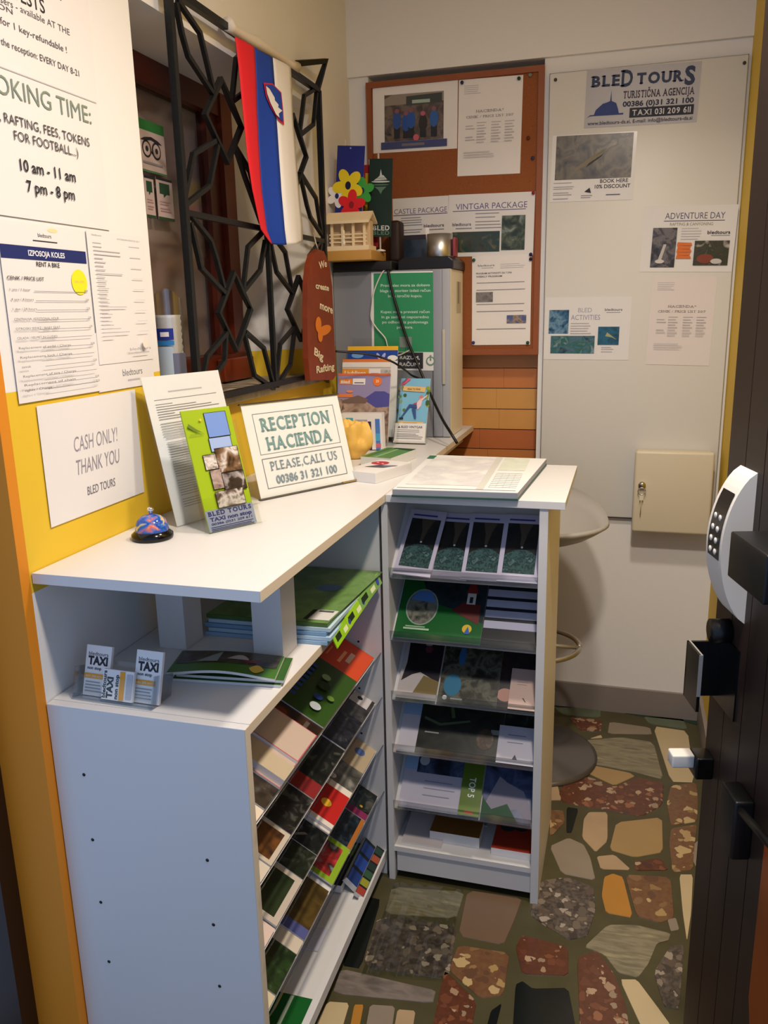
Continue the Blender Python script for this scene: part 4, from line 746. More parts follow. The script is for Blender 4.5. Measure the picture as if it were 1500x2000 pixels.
def crest(pts, m, off): return MB().add([flagp(s, tt, off) for s, tt in pts], [tuple(range(len(pts)))[::-1]], m)
sh = [(.47, .185), (.62, .17), (.75, .205), (.755, .30), (.745, .375), (.66, .36), (.57, .31), (.50, .255)]
c0 = crest(sh, mat('#c81c34', .7), .004); ins = [(.61 + (s - .61) * .86, .265 + (tt - .265) * .9) for s, tt in sh]; q = crest(ins, mat('#1840a0', .7), .0055)
c0.add(q.v, q.f, mat('#1840a0', .7)); q = crest([(.49, .20), (.55, .21), (.62, .25), (.62, .265), (.67, .285), (.66, .30), (.72, .315), (.66, .335), (.665, .35), (.62, .34), (.55, .285), (.505, .24)], PAPER, .007); c0.add(q.v, q.f, PAPER); kid(c0, 'shield', t, L)
pts = [at(u, v, 0, XG + .004) for u, v in ((443, 46), (455, 58), (475, 71), (500, 84), (525, 100), (548, 114), (566, 125), (580, 132))]
kid(MB().tube(pts, [.016, .0105, .012, .0155, .012, .012, .0105, .014], mat('#dcd2c6', .8, bump=.3, bscale=60), 10), 'cloth_sleeve', t, L)
# wooden board
XB = -.885
out = [(611, 497), (622, 487), (633, 491), (643, 517), (649, 560), (653, 650), (656, 733), (650, 742), (606, 743), (602, 700), (600, 620), (601, 555), (605, 517)]
t = empty('wooden_board', at(628, 742, 0, XB), 'long red brown wooden board with painted words hanging on the grille', 'wooden sign'); L = t.location.copy()
WB = mat('#7d3216', .5, var=.3, vscale=22, bump=.2, bscale=40, name='red_brown_board')
o_, r_ = at(604, 742, 0, XB + .0125), at(655, 735, 0, XB + .0125); M, W, H = basis((XB + .0125, o_.y, o_.z), (XB + .0125, r_.y, o_.z), (XB + .0125, o_.y, at(622, 487, 0, XB + .0125).z))
s = Sheet(W, H, .0002, WB); s.v = []; s.f = []; s.mi = []; s.smooth = []; IV = mat('#e2d4b4', .6)
s.text('We', .52, .85, .055, IV, 'l', w=.3, bold=.02, rot=.15); s.text('create', .36, .70, .045, IV, 'l', w=.5, bold=.03, rot=-.05); s.text('more', .48, .545, .06, IV, 'l', w=.5, bold=.03, rot=-.15); s.text('Big', .2, .19, .06, IV, 'l', w=.34, bold=.03, rot=-.3); s.text('Rafting', .26, .04, .055, IV, 'l', w=.7, bold=.03)
for (qx, qy, qr, qh, rot) in ((.4, .42, .11, .06, .3), (.62, .37, .26, .04, .1), (.45, .33, .09, .05, 0)): s.ell(qx, qy, qr, mat('#d9781c', .5), qh, rot=rot)
words = (M, s)
P3 = [at(u, v, 0, XB + .012) for u, v in out]; pl_ = MB().prism(P3, (-.016, 0, 0), WB)
for f_, i_ in zip(s.f, s.mi): pl_.add([M @ Vector(s.v[k]) for k in f_], [tuple(range(len(f_)))], s.mats[i_])
kid(pl_, 'plank', t, L)
st = MB().tube([at(622, 489, 0, XB + .002), at(617, 475, 0, XB), at(612, 455, 0, XG + .01)], .002, mat('#b9ac98', .8), 6); kid(st, 'string', t, L)
# cup sleeve on the sill
cx, cyy = -1.0, 1.69
t = empty('cup_sleeve', (cx, cyy, 1.257), 'tall clear sleeve of white plastic cups on the window sill', 'plastic cups'); L = t.location.copy()
m = MB(); prof = []
for i in range(14): prof += [(.027, .002 + i * .014), (.0295, .010 + i * .014)]
m.lathe(prof, (cx, cyy, 1.257), mat('#dfe0e4', .4), 28); kid(m, 'cup_stack', t, L)
m = MB(); N = 40; vs = []; fs = []
for i in range(2):
    for j in range(N): a = 2 * math.pi * j / N; vs.append((cx + .034 * math.cos(a), cyy + .034 * math.sin(a), 1.258 + i * (.236 + .012 * math.cos(2 * a + 2.2))))
for j in range(N): fs.append((j, (j + 1) % N, N + (j + 1) % N, N + j))
kid(m.add(vs, fs, acrylic('clear_film', '#f0f0ee', .5), True), 'sleeve', t, L)
def band(z0, z1, a0, a1, r, mt, nm):
    vs = []; fs = []; n = 14
    for i in range(n + 1): a = a0 + (a1 - a0) * i / n; vs += [(cx + r * math.cos(a), cyy + r * math.sin(a), z0), (cx + r * math.cos(a), cyy + r * math.sin(a), z1)]
    for i in range(n): fs.append((2 * i, 2 * i + 2, 2 * i + 3, 2 * i + 1))
    kid(MB().add(vs, fs, mt, True), nm, t, L)
band(1.395, 1.42, -1.9, -.75, .0345, mat('#1f2f8c', .4), 'blue_label'); band(1.383, 1.393, -1.9, -.75, .0345, mat('#2a78b8', .4), 'label_wave'); band(1.262, 1.38, -1.9, -.9, .0342, mat('#aebfd0', .4), 'label'); band(1.262, 1.365, -.9, .3, .0342, mat('#6a6f88', .4), 'label'); band(1.402, 1.412, -1.62, -1.05, .0348, PAPER, 'label_word')
# stickers on the window glass
def glass(TL, TR, BR, BL, draw, label):
    pts = [at(p[0], p[1], 0, -1.148) for p in (TL, TR, BR, BL)]; M, W, H = basis(pts[3], (pts[3].x, pts[2].y, pts[3].z), (pts[3].x, pts[3].y, pts[0].z)); s = Sheet(W, H, .0006, mat('#c9b4ae', .5)); draw(s); tag(s.build('window_sticker', M=M), label, 'sticker', None)
def owl(s):
    s.rect(0, .80, 1, 1, mat('#2f7a3a', .5)); s.rect(0, 0, 1, .04, mat('#4a7a50'))
    for x in (.36, .68): s.ell(x, .45, .15, INK); s.ell(x, .45, .115, mat('#c9b4ae')); s.ell(x, .45, .05, INK)
    s.poly([(.16, .60), (.3, .66), (.52, .70), (.74, .66), (.88, .60), (.74, .60), (.52, .64), (.3, .60)], INK); s.poly([(.49, .42), (.55, .42), (.52, .36)], INK); s.rect(.2, .16, .85, .2, GREY)
glass((262, 226), (322, 247), (326, 346), (268, 330), owl, 'green topped sticker with an owl face on the window pane')
def cert(s): s.rect(0, .94, 1, 1, INK); s.rect(0, 0, 1, .07, mat('#2c4a30')); s.rect(.18, .62, .8, .88, mat('#264a34')); s.poly([(.4, .62), (.6, .62), (.42, .54)], mat('#264a34')); s.lines(.15, .85, [.42, .36, .26, .2], mat('#b08a8c'), .025)
glass((286, 343), (304, 347), (305, 428), (287, 424), cert, 'left of two small certificate stickers on the window pane'); glass((308, 346), (338, 355), (341, 434), (310, 428), cert, 'right of two small certificate stickers on the window pane')
# ------------------------------------------------------------------ things on the long counter
def leaning(BL, BR, h, deg, z=ZC + .001):
    BL = Vector((BL[0], BL[1], z)); BR = Vector((BR[0], BR[1], z)); u = (BR - BL).normalized(); b = Vector((-u.y, u.x, 0)); p = math.radians(deg)
    return basis(BL, BR, BL + (Vector((0, 0, 1)) * math.cos(p) + b * math.sin(p)) * h)
# desk bell
bx, by = -.855, 1.325
t = empty('desk_bell', (bx, by, ZC), 'colourful painted desk bell on a black base at the near end of the counter', 'bell'); L = t.location.copy()
kid(MB().lathe([(.038, 0), (.0395, .004), (.039, .010), (.033, .015), (.031, .017)], (bx, by, ZC), mat('#0b0b0c', .12), 48), 'base', t, L)
bell = noise_mat('painted_enamel', ['#e8d9c4', '#d06a4c', '#2f6ab8', '#1c3f9c', '#2f6ab8', '#e9c640', '#6fb0d8'], 30, .1, 4, dist=.8)
kid(MB().lathe([(.0315, .014), (.0315, .018), (.030, .028), (.026, .037), (.018, .0435), (.008, .0465), (0, .047)], (bx, by, ZC), bell, 48), 'dome', t, L)
kid(MB().lathe([(.003, .045), (.003, .052), (.006, .054), (.0065, .058), (.004, .061), (0, .0615)], (bx, by, ZC), CHROME, 20), 'button', t, L)
# A4 document in an acrylic stand
M, W, H = leaning((-.851, 1.408), (-.789, 1.613), .302, 13)
t = empty('document_stand', (0, 0, 0), 'tall acrylic stand with a white page of small print beside the left wall', 'sign stand', M=M)
s = Sheet(W, H, .001, mat('#e6e4e6', .25)); s.rect(.28, .885, .72, .895, LGREY); y = .84
for i in range(44):
    a = .09 + (.0 if i < 14 else .02); e = random.choice((.45, .8, .6, .9, .3)) if i < 12 else random.uniform(.55, .92); s.rect(a, y, e, y + .004, mat('#807e86', .6)); y -= .0165 if i % 7 else .03
    if y < .1: break
o = s.build('page'); o.parent = t
q = MB().box((-.002, -.001, -.003), (W + .002, H, -.0006), ACR).box((-.002, -.001, .0024), (W + .002, H, .004), ACR).box((-.002, -.001, .0), (W + .002, .001, .035), ACR); o = q.build('acrylic_frame'); o.parent = t
# taxi brochure holder
M, W, H = leaning((-.758, 1.366), (-.697, 1.472), .246, 18)
t = empty('brochure_holder', (0, 0, 0), 'narrow acrylic holder standing in front of the white page stand', 'brochure holder', M=M)
q = MB().box((0, 0, -.014), (W, H * .88, -.012), ACR).box((0, 0, .004), (W, H * .28, .006), ACR).box((0, 0, -.012), (.002, H * .88, .004), ACR).box((W - .002, 0, -.012), (W, H * .88, .004), ACR); q.build('pocket').parent = t
q = MB().box((-.008, 0, -.03), (W + .004, .002, .018), ACR); q.build('foot').parent = t
def taxi(s):
    s.rect(0, 0, 1, 1, mat('#96b01e', .35)); s.rect(0, 0, 1, .175, mat('#8b92a6', .4)); nb = mat('#1d2c66', .5)
    s.text('BLED TOURS', .5, .128, .034, nb, 'c', w=.92, bold=.05, serif=True); s.text('TAXI non stop', .5, .083, .03, nb, 'c', w=.88, bold=.04); s.text('00386 (0)31 209 611', .5, .052, .018, nb, 'c', w=.86, bold=.02); s.lines(.05, .95, [.032, .018, .006], nb, .005, .1)
    sky = mat('#7d9cd6', .3); dk = mat('#141318', .3)
    for (a, b, c_, d_, m) in ((.44, .76, .88, .96, mat('#6f8fcc', .3)), (.42, .64, .86, .75, mat('#98aed6', .3)), (.22, .50, .5, .62, photo(['#1a1512', '#8a7a70', '#d8cfc8', '#5a4030'], 40)), (.48, .46, .95, .66, photo(['#2a1c14', '#7a5c44', '#d8d0c8', '#4a3424'], 36)), (.28, .335, .5, .49, photo(['#3a2c28', '#b09a90', '#5c4640'], 40)), (.5, .30, .95, .45, photo(['#1c1614', '#3c302c', '#c9c0bc'], 40)), (.28, .18, .85, .31, photo(['#241c1a', '#6a5a54', '#c8c0b8', '#3a2e2a'], 44))): s.rect(a - .012, b - .004, c_ + .012, d_ + .004, dk); s.rect(a, b, c_, d_, m)
    s.poly([(.05, .86), (.2, .82), (.33, .80), (.2, .84), (.07, .89)], mat('#5f7420')); s.ell(.33, .91, .025, mat('#d0b820')); s.text('bledtours', .06, .79, .014, mat('#5f7420'), 'l', w=.28)
MW = Matrix.Translation(M @ Vector((.004, .003, 0)) - M.translation) @ M
s = Sheet(W - .012, H - .004, .0035, mat('#96b01e', .4)); M2 = M @ Matrix.Translation((.006, .003, -.008)); taxi(s); tag(s.build('brochure', M=M2), 'lime green taxi brochure with small photos in the narrow acrylic holder', 'brochure')
# RECEPTION sign
M, W, H = leaning((-.7821, 1.6605), (-.6376, 1.9067), .218, 16)
t = empty('reception_sign', (0, 0, 0), 'white reception sign with green grey lettering in an acrylic frame', 'sign', M=M)
s = Sheet(W, H, .001, mat('#e9e8e8', .25)); fk = mat('#6f7688', .5); tk = mat('#6f9496', .5)
s.frame(.085, .46, .925, .90, .005, fk); s.frame(.085, .10, .925, .42, .005, fk)
s.text('RECEPTION', .5, .705, .14, tk, 'c', w=.72, bold=.02, serif=True); s.text('HACIENDA', .5, .50, .14, tk, 'c', w=.68, bold=.02, serif=True); s.text('PLEASE,CALL US', .5, .285, .095, mat('#7b8c98', .5), 'c', w=.70, serif=True); s.text('00386 31 321 100', .5, .14, .085, mat('#7b8c98', .5), 'c', w=.64, bold=.02)
s.build('sign_sheet').parent = t
BR_ = mat('#8b7446', .3, name='brass_coloured_edge')
q = MB().box((-.004, -.001, -.004), (W + .004, H + .003, -.001), ACR).box((-.004, -.001, .0022), (W + .004, H + .003, .0045), ACR).box((-.004, H + .001, -.004), (W + .004, H + .004, .0045), mat('#4a4640', .3)).box((-.004, -.001, -.004), (W + .004, .003, .006), mat('#5b5852', .3)); q.build('acrylic_frame').parent = t
q = MB().box((W - .045, -.0008, -.004), (W + .005, .0038, .0075), BR_); q.build('corner_foot').parent = t
# low white box and green book
def slab(BL, BR, BRb, zt, zb, m, name, label, cat, draw=None, side=None):
    z = zb; BL = Vector((BL[0], BL[1], z)); BR = Vector((BR[0], BR[1], z)); TL = BL + (Vector((BRb[0], BRb[1], z)) - BR); M, W, H = basis(BL, BR, TL); s = Sheet(W, H, zt - zb, m)
    if draw: draw(s)
    return tag(s.build(name, M=M), label, cat)
def redp(s): s.ell(.3, .74, .26, mat('#b8242c', .4), .14, rot=-.3); s.ell(.2, .76, .035, PAPER); s.ell(.42, .70, .035, PAPER); s.ell(.55, .78, .03, PAPER); s.poly([(.25, .35), (.75, .42), (.95, .66), (.45, .6)], mat('#4a4652', .4)); s.poly([(.6, .5), (.85, .55), (.9, .62), (.62, .58)], mat('#8f96b0', .4))
slab((-.672, 1.915), (-.578, 1.885), (-.560, 2.055), ZC + .026, ZC + .0005, mat('#dcdad8', .5), 'flat_box', 'flat white box with a red and dark print beside the reception sign', 'box', redp)
def gb(s): s.rect(0, 0, 1, 1, mat('#4a8030', .35)); s.rect(.1, 0, .25, 1, mat('#3a6a28')); s.rect(.42, .0, .55, 1, mat('#7aa86a')); s.poly([(.3, .9), (1, .8), (1, 1), (.3, 1)], mat('#1c3a1a'))
slab((-.688, 2.110), (-.598, 2.092), (-.572, 2.25), ZC + .026, ZC + .0005, mat('#d4d6d2', .5), 'book', 'green covered book with white edges on the counter behind the flat box', 'book', gb)
# carton with yellow tissue in front, brochures in tiers behind
def uprights(y, TL, TR, zb, lean, draw, name, label, cat='brochure', t=.003):
    tl = at(TL[0], TL[1], 1, y); tr = at(TR[0], TR[1], 1, y); b = y - lean; M, W, H = basis((tl.x, b, zb), (tr.x, b, zb), (tl.x, y, tl.z)); s = Sheet(W, H, t); draw(s); return tag(s.build(name, M=M), label, cat)
z_ = ZC + .012
def yb(s): s.rect(0, 0, 1, 1, mat('#24489c', .3)); s.rect(0, .955, 1, 1, mat('#e8b528', .35)); s.ell(.2, .9, .12, mat('#6aa0d8'), .03); s.ell(.62, .89, .03, mat('#b0b0e0'), .04, rot=.5); s.ell(.72, .89, .03, mat('#b0b0e0'), .04, rot=-.5); s.ell(.9, .87, .1, mat('#e8e8e0'), .03); s.rect(0, .0, 1, .84, mat('#e4e2e0'))
uprights(2.60, (680, 677), (778, 680), z_, .05, yb, 'brochure', 'blue city brochure with a yellow top edge at the back of the tiered holder')
def lj(s): s.rect(0, 0, 1, 1, mat('#c9bfb4', .35)); s.rect(0, .965, 1, 1, mat('#d9772c')); s.rect(.0, .78, .55, .88, mat('#e0922a')); s.text('Ljubljana', .05, .80, .055, mat('#f2e6d0'), 'l', w=.45, bold=.02); s.rect(.56, .78, .80, .88, PAPER); s.rect(.6, .81, .76, .825, NAVY); s.rect(0, .9, 1, .96, mat('#e0dcd4')); s.rect(.8, .7, 1, .86, photo(['#4a4a48', '#c9c4ba', '#7a8a9a'], 40))
uprights(2.545, (670, 702), (764, 705), z_, .05, lj, 'brochure', 'orange labelled Ljubljana brochure in the middle of the tiered holder')
def bl(s): s.rect(0, 0, 1, 1, mat('#9088b0', .35)); s.rect(0, .0, 1, .62, photo(['#4a3a34', '#8a7468', '#b49c8c', '#5a4a48'], 26)); s.poly([(.5, .62), (.72, .74), (.9, .74), (1, .70), (1, .52), (.75, .5)], mat('#4a4a94')); s.poly([(.1, .60), (.4, .68), (.6, .62), (.55, .56), (.1, .56)], mat('#6f5a50')); s.rect(0, .97, 1, 1, mat('#d46a3c')); s.rect(.03, .84, .28, .92, mat('#e0822c')); s.text('Bled', .06, .855, .045, PAPER, 'l', w=.17, bold=.02); s.rect(.29, .835, .53, .925, PAPER); s.rect(.32, .855, .5, .868, NAVY); s.ell(.76, .885, .085, mat('#e0742c')); s.text('25', .76, .87, .035, mat('#f4dcc0'), 'c', bold=.02); s.rect(0, .65, .3, .70, mat('#dc7a3c')); s.ell(.24, .735, .07, mat('#d88a6c'), .02)
uprights(2.49, (662, 730), (764, 731), z_, .05, bl, 'brochure', 'Bled brochure with a rocky mountain photo at the front of the tiered holder', t=.006)
t = empty('tiered_holder', (-.78, 2.5, ZC), 'clear tiered acrylic brochure holder in front of the grey metal cabinet', 'brochure holder'); L = t.location.copy()
q = MB(); xa, xb = at(664, 850, 1, 2.44).x - .004, at(764, 850, 1, 2.44).x + .008
for y, zt in ((2.425, 1.09), (2.505, 1.14), (2.56, 1.2), (2.607, 1.36)): q.box((xa, y, ZC + .001), (xb, y + .0018, zt), ACR)
q.box((xa, 2.425, ZC + .001), (xb, 2.609, ZC + .005), ACR); q.prism([(xb, 2.425, ZC + .001), (xb, 2.609, ZC + .001), (xb, 2.609, 1.36), (xb, 2.425, 1.09)], (.002, 0, 0), ACR); kid(q, 'pocket', t, L)
def cart(s):
    s.rect(0, 0, 1, 1, mat('#e4e2e2', .4)); s.rect(.12, .74, .3, .88, mat('#4aa8b8')); s.rect(.35, .78, .65, .83, mat('#a8a6b4')); s.rect(0, .66, .72, .68, LGREY); s.rect(.66, .0, .74, .78, mat('#3a2a5c')); s.rect(.84, 0, .95, .85, mat('#4a7ac8')); s.rect(.84, .25, .95, .45, mat('#4aa8d8')); s.rect(.84, .06, .96, .18, mat('#c86a7a')); s.ell(.7, .45, .05, mat('#4a8a4a'))
p0, p1, ptop = at(676, 869, 2, ZC), at(752, 869, 2, ZC), None
yct = p0.y; M, W, H = seen(1, 2.385, (673, 798), (754, 798), (752, 868), (676, 868)); M.translation.z = ZC + .001; s = Sheet(W, H, .03, mat('#e4e2e2', .4)); cart(s); tag(s.build('carton', M=M), 'white carton with purple and blue stripes standing before the tiered brochures', 'carton')
bm = bmesh.new(); bmesh.ops.create_icosphere(bm, subdivisions=5, radius=1)
from mathutils import noise
for v in bm.verts:
    n = v.co.normalized(); f = 1 + .30 * noise.noise(n * 1.6 + Vector((3, 1, 2))) + .10 * abs(noise.noise(Vector((n.x * 3.5, n.y * 3.5, n.z * .8)))); zz = n.z
    v.co = Vector((n.x * .05 * f, n.y * .035 * f, (n.z * .062 + .055) * (f if zz > 0 else 1)))
    v.co.z = max(v.co.z, .001)
me = bpy.data.meshes.new('yellow_bag'); bm.to_mesh(me); bm.free(); me.materials.append(mat('#e6b85a', .55, name='yellow_bag_paper'))
for p in me.polygons: p.use_smooth = True
o = bpy.data.objects.new('yellow_bag', me); COL.objects.link(o); o.location = (-.745, 2.215, ZC); tag(o, 'crumpled yellow bag between the reception sign and the carton', 'bag')
# zipline brochure holder
M, W, H = leaning((-.7003, 2.4978), (-.5951, 2.4932), .212, 20)
t = empty('brochure_holder', (0, 0, 0), 'white fronted leaflet holder leaning before the grey metal cabinet', 'brochure holder', M=M)
q = MB().box((0, 0, -.016), (W, H * .9, -.014), ACR).box((0, .0, -.014), (W, .006, .012), mat('#c9c7c0', .5)).box((0, 0, -.014), (.002, H * .5, .006), ACR).box((W - .002, 0, -.014), (W, H * .5, .006), ACR); q.build('pocket').parent = t
s = Sheet(W - .004, H * .27, .004, mat('#dedcd8', .5)); s.text('BLED VINTGAR', .55, .72, .13, mat('#2a2a40'), 'c', w=.7, bold=.02); s.poly([(.08, .72), (.13, .85), (.18, .72)], INK); s.lines(.08, .95, [.6, .5, .38, .30, .22, .12], GREY, .03); o = s.build('front_card'); o.location = (.002, .006, .008); o.parent = t
def zip_(s):
    s.rect(0, 0, 1, 1, mat('#7cb8d6', .35)); r = random.Random(2)
    for k in range(16): s.ell(r.choice((r.uniform(.0, .2), r.uniform(.85, 1))), r.uniform(.45, .95), .06, mat(['#5a7a34', '#8a9a3c', '#3a5a2c'][k % 3]), .03, n=8, rot=r.random() * 3)
    s.poly([(.1, .80), (.85, .78), (.88, .86), (.12, .88)], mat('#dcb878')); s.text('PEAK TO PEAK', .48, .81, .03, mat('#5a4020'), 'c', w=.45, bold=.02); s.poly([(.0, .9), (.08, .88), (.35, .98), (.25, 1)], mat('#d85a7a'))
    s.poly([(.58, .58), (.66, .50), (.76, .56), (.80, .64), (.70, .67)], mat('#e6c8cc')); s.ell(.74, .69, .055, mat('#e0a8a0')); s.ell(.745, .705, .058, mat('#c87a7a'), .025); s.poly([(.76, .63), (.95, .72), (.96, .745), (.74, .66)], mat('#e6c8cc')); s.poly([(.50, .60), (.62, .62), (.62, .56), (.52, .55)], mat('#b84a5a'))
    s.poly([(.64, .53), (.40, .54), (.16, .38), (.10, .37), (.36, .585), (.62, .585)], mat('#34508c')); s.poly([(.60, .53), (.46, .52), (.58, .36), (.64, .36)], mat('#34508c')); s.rect(.06, .35, .2, .375, INK); s.poly([(.05, .235), (.9, .225), (.9, .31), (.05, .32)], mat('#dcb878')); s.lines(.2, .75, [.285, .265], mat('#7a6038'), .008)
s = Sheet(W - .008, H - .006, .004, PAPER); zip_(s); tag(s.build('brochure', M=M @ Matrix.Translation((.004, .006, -.006))), 'sky blue leaflet with a drawn climber in the leaning holder', 'leaflet')
# grey cabinet with poster, cables and what stands on top
GM = mat('#7d8088', .4, name='grey_metal'); CR = mat('#e2dac2', .5, name='cream_side_board')
t = empty('metal_cabinet', (-.74, 2.78, ZC), 'grey metal cabinet with a cream side at the far end of the counter', 'cabinet'); L = t.location.copy(); ZT = 1.572
kid(MB().box((-.934, 2.645, ZC + .001), (-.5465, 2.848, ZT), CR), 'body', t, L, bevel=.002); kid(MB().box((-.936, 2.636, ZC + .002), (-.605, 2.645, ZT), GM), 'front_panel', t, L)
kid(MB().rbox((-.604, 2.634, ZC + .002), (-.572, 2.646, ZT), mat('#8e929c', .35), .005), 'corner_profile', t, L); kid(MB().rbox((-.5725, 2.637, ZC + .002), (-.547, 2.646, ZT), mat('#a3a6ac', .4), .003), 'corner_profile', t, L); kid(MB().rbox((-.572, 2.631, 1.21), (-.562, 2.637, 1.385), mat('#b5b0a0', .5), .002), 'handle_slot', t, L)
s = Sheet(.07, .10, .0005, mat('#b9ad8e', .6)); s.rect(.2, .3, .6, 1, mat('#8d846c', .6)); M, W, H = basis((-.546, 2.74, 1.435), (-.546, 2.81, 1.435), (-.546, 2.74, 1.535)); tag(s.build('paper_label', M=M), 'small grey slip stuck on the cream side of the cabinet', 'label')
def gp(s):
    s.rect(0, 0, 1, 1, mat('#dcdcda', .4)); s.rect(.035, .19, .965, .985, mat('#2f8a5c', .4)); tl = mat('#bcd8c8', .5)
    for i, tx in enumerate(('Prodajalec mora za dobavo', 'blaga ali storitev izdati račun', 'in ga izročiti kupcu.')): s.text(tx, .5, .85 - .053 * i, .027, tl, 'c', w=[.72, .74, .5][i], bold=.015)
    for i, tx in enumerate(('Kupec mora prevzeti račun', 'in ga zadržati neposredno', 'po odhodu iz poslovnega', 'prostora.')): s.text(tx, .5, .585 - .052 * i, .027, tl, 'c', w=[.72, .7, .68, .24][i], bold=.015)
    s.rect(.42, .235, .6, .345, mat('#7d8a84')); s.rect(.0, .02, .77, .185, mat('#2c2c30', .4)); s.text('VZEMI RAZUM,', .72, .115, .035, mat('#d8d8d8'), 'r', w=.56, bold=.02); s.text('VZEMI RAČUN!', .72, .045, .035, mat('#d8d8d8'), 'r', w=.56, bold=.02); s.ell(.88, .10, .065, mat('#6a8a7a')); s.ell(.88, .10, .047, mat('#dcdcda')); s.rect(.868, .10, .892, .16, mat('#6a8a7a'))
on_back(2.6355, (726, 530), (858, 530), (858, 723), (726, 723), gp, 'poster', 'green poster with white text on the front of the grey cabinet', 'poster')
def wire(pts, y, r, m, name, label):
    P = [at(u, v, 1, yy) for (u, v), yy in zip(pts, y if isinstance(y, (list, tuple)) else [y] * len(pts))]
    out = []
    for i in range(len(P) - 1):
        p0 = P[max(i - 1, 0)]; p1 = P[i]; p2 = P[i + 1]; p3 = P[min(i + 2, len(P) - 1)]
        for k in range(6): f = k / 6; out.append(.5 * ((2 * p1) + (p2 - p0) * f + (2 * p0 - 5 * p1 + 4 * p2 - p3) * f * f + (3 * p1 - p0 - 3 * p2 + p3) * f ** 3))
    out.append(P[-1]); return tag(MB().tube(out, r, m, 8).build(name), label, 'cable')
wire([(757, 523), (764, 560), (778, 610), (796, 665), (815, 710), (840, 768), (862, 815), (880, 845), (893, 866)], [2.628, 2.626, 2.622, 2.62, 2.615, 2.59, 2.50, 2.44, 2.43], .0045, BLACK, 'cable', 'thick black cable running down across the green poster')
wire([(655, 686), (690, 689), (730, 694), (765, 706), (790, 722), (806, 734), (830, 742)], [2.40, 2.42, 2.44, 2.45, 2.50, 2.60, 2.62], .0032, BLACK, 'cable', 'thin black cable curving past the brochure tops')
wire([(757, 522), (745, 535), (731, 568), (726, 600), (725, 622), (735, 640), (752, 660), (757, 676), (766, 690), (778, 694), (800, 684)], 2.626, .0022, mat('#d6d4c8', .5), 'cable', 'thin white cable hanging over the green poster')
tag(MB().rbox((-.93, 2.62, ZT + .001), (-.732, 2.82, 1.602), mat('#0e0d0c', .5), .004).build('black_box'), 'flat black box under the wooden shelf board', 'box')
q = MB(); q.prism([(-.722, 2.655, ZT + .001), (-.540, 2.655, ZT + .001), (-.540, 2.655, 1.598), (-.556, 2.655, 1.611), (-.706, 2.655, 1.611), (-.722, 2.655, 1.60)], (0, .2, 0), mat('#141415', .35)); tag(q.build('set_top_box', bevel=.003), 'black electronic box with a sloping edge on the grey cabinet', 'device')
t = empty('metal_cup', (-.600, 2.73, 1.612), 'brushed metal cup with papers on the black electronic box', 'cup'); L = t.location.copy()
kid(MB().lathe([(.041, 0), (.042, .002), (.042, .072), (.040, .072), (.040, .004), (0, .004)], tuple(L), STEEL, 40), 'cup_body', t, L)
tag(MB().obox((-.640, 2.725, 1.625), (.012, 0, 0), (0, .001, 0), (-.006, 0, .08), PAPER).build('paper_strip'), 'white paper strip sticking out of the metal cup', 'paper')
tag(MB().rbox((-.556, 2.72, 1.612), (-.546, 2.76, 1.672), mat('#8c3440', .5), .003).build('red_case'), 'small red case beside the metal cup', 'case')
t = tag(MB().rbox((-.93, 2.55, 1.603), (-.779, 2.72, 1.633), mat('#b98a44', .45, var=.18, vscale=9, name='light_wood_board'), .002).build('shelf_board'), 'thick light wooden board lying on the black box', 'board')
tag(MB().rbox((-.775, 2.735, 1.603), (-.735, 2.80, 1.735), mat('#2a1810', .6), .012).build('brown_pouch'), 'dark brown pouch behind the green pennant', 'pouch')
# little wooden house
WD = mat('#e6cfa6', .5, var=.1, vscale=14, name='pale_wood'); WD2 = mat('#d2b48a', .5, name='pale_wood_dark')
ha, hb_, hy, hz = -.928, -.787, 2.565, 1.6335
t = empty('wooden_house', (-.857, 2.6, hz), 'small pale wooden model house with railings on the shelf board', 'model house'); L = t.location.copy()
kid(MB().box((ha, hy - .008, hz), (hb_, hy + .07, hz + .014), WD), 'base', t, L)
kid(MB().prism([(ha - .004, hy - .016, hz + .088), (ha - .004, hy + .03, hz + .118), (ha - .004, hy + .076, hz + .088), (ha - .004, hy + .076, hz + .082), (ha - .004, hy + .03, hz + .11), (ha - .004, hy - .016, hz + .080)], (hb_ - ha + .008, 0, 0), WD), 'roof', t, L)
kid(MB().box((ha + .006, hy + .03, hz + .014), (hb_ - .006, hy + .06, hz + .09), WD2), 'back_wall', t, L)
for f in (.12, .37, .62, .88): x = ha + (hb_ - ha) * f; kid(MB().box((x - .004, hy, hz + .014), (x + .004, hy + .008, hz + .088), WD), 'post', t, L)
for zz in (.024, .036, .047): kid(MB().box((ha + .008, hy + .001, hz + zz), (hb_ - .008, hy + .005, hz + zz + .004), WD), 'rail', t, L)
kid(MB().lathe([(.004, .014), (.006, .025), (.003, .033), (.005, .04), (.003, .05), (.004, .06), (0, .064)], (ha + .055, hy + .004, hz), mat('#e6dccb', .5), 14), 'figure', t, L)
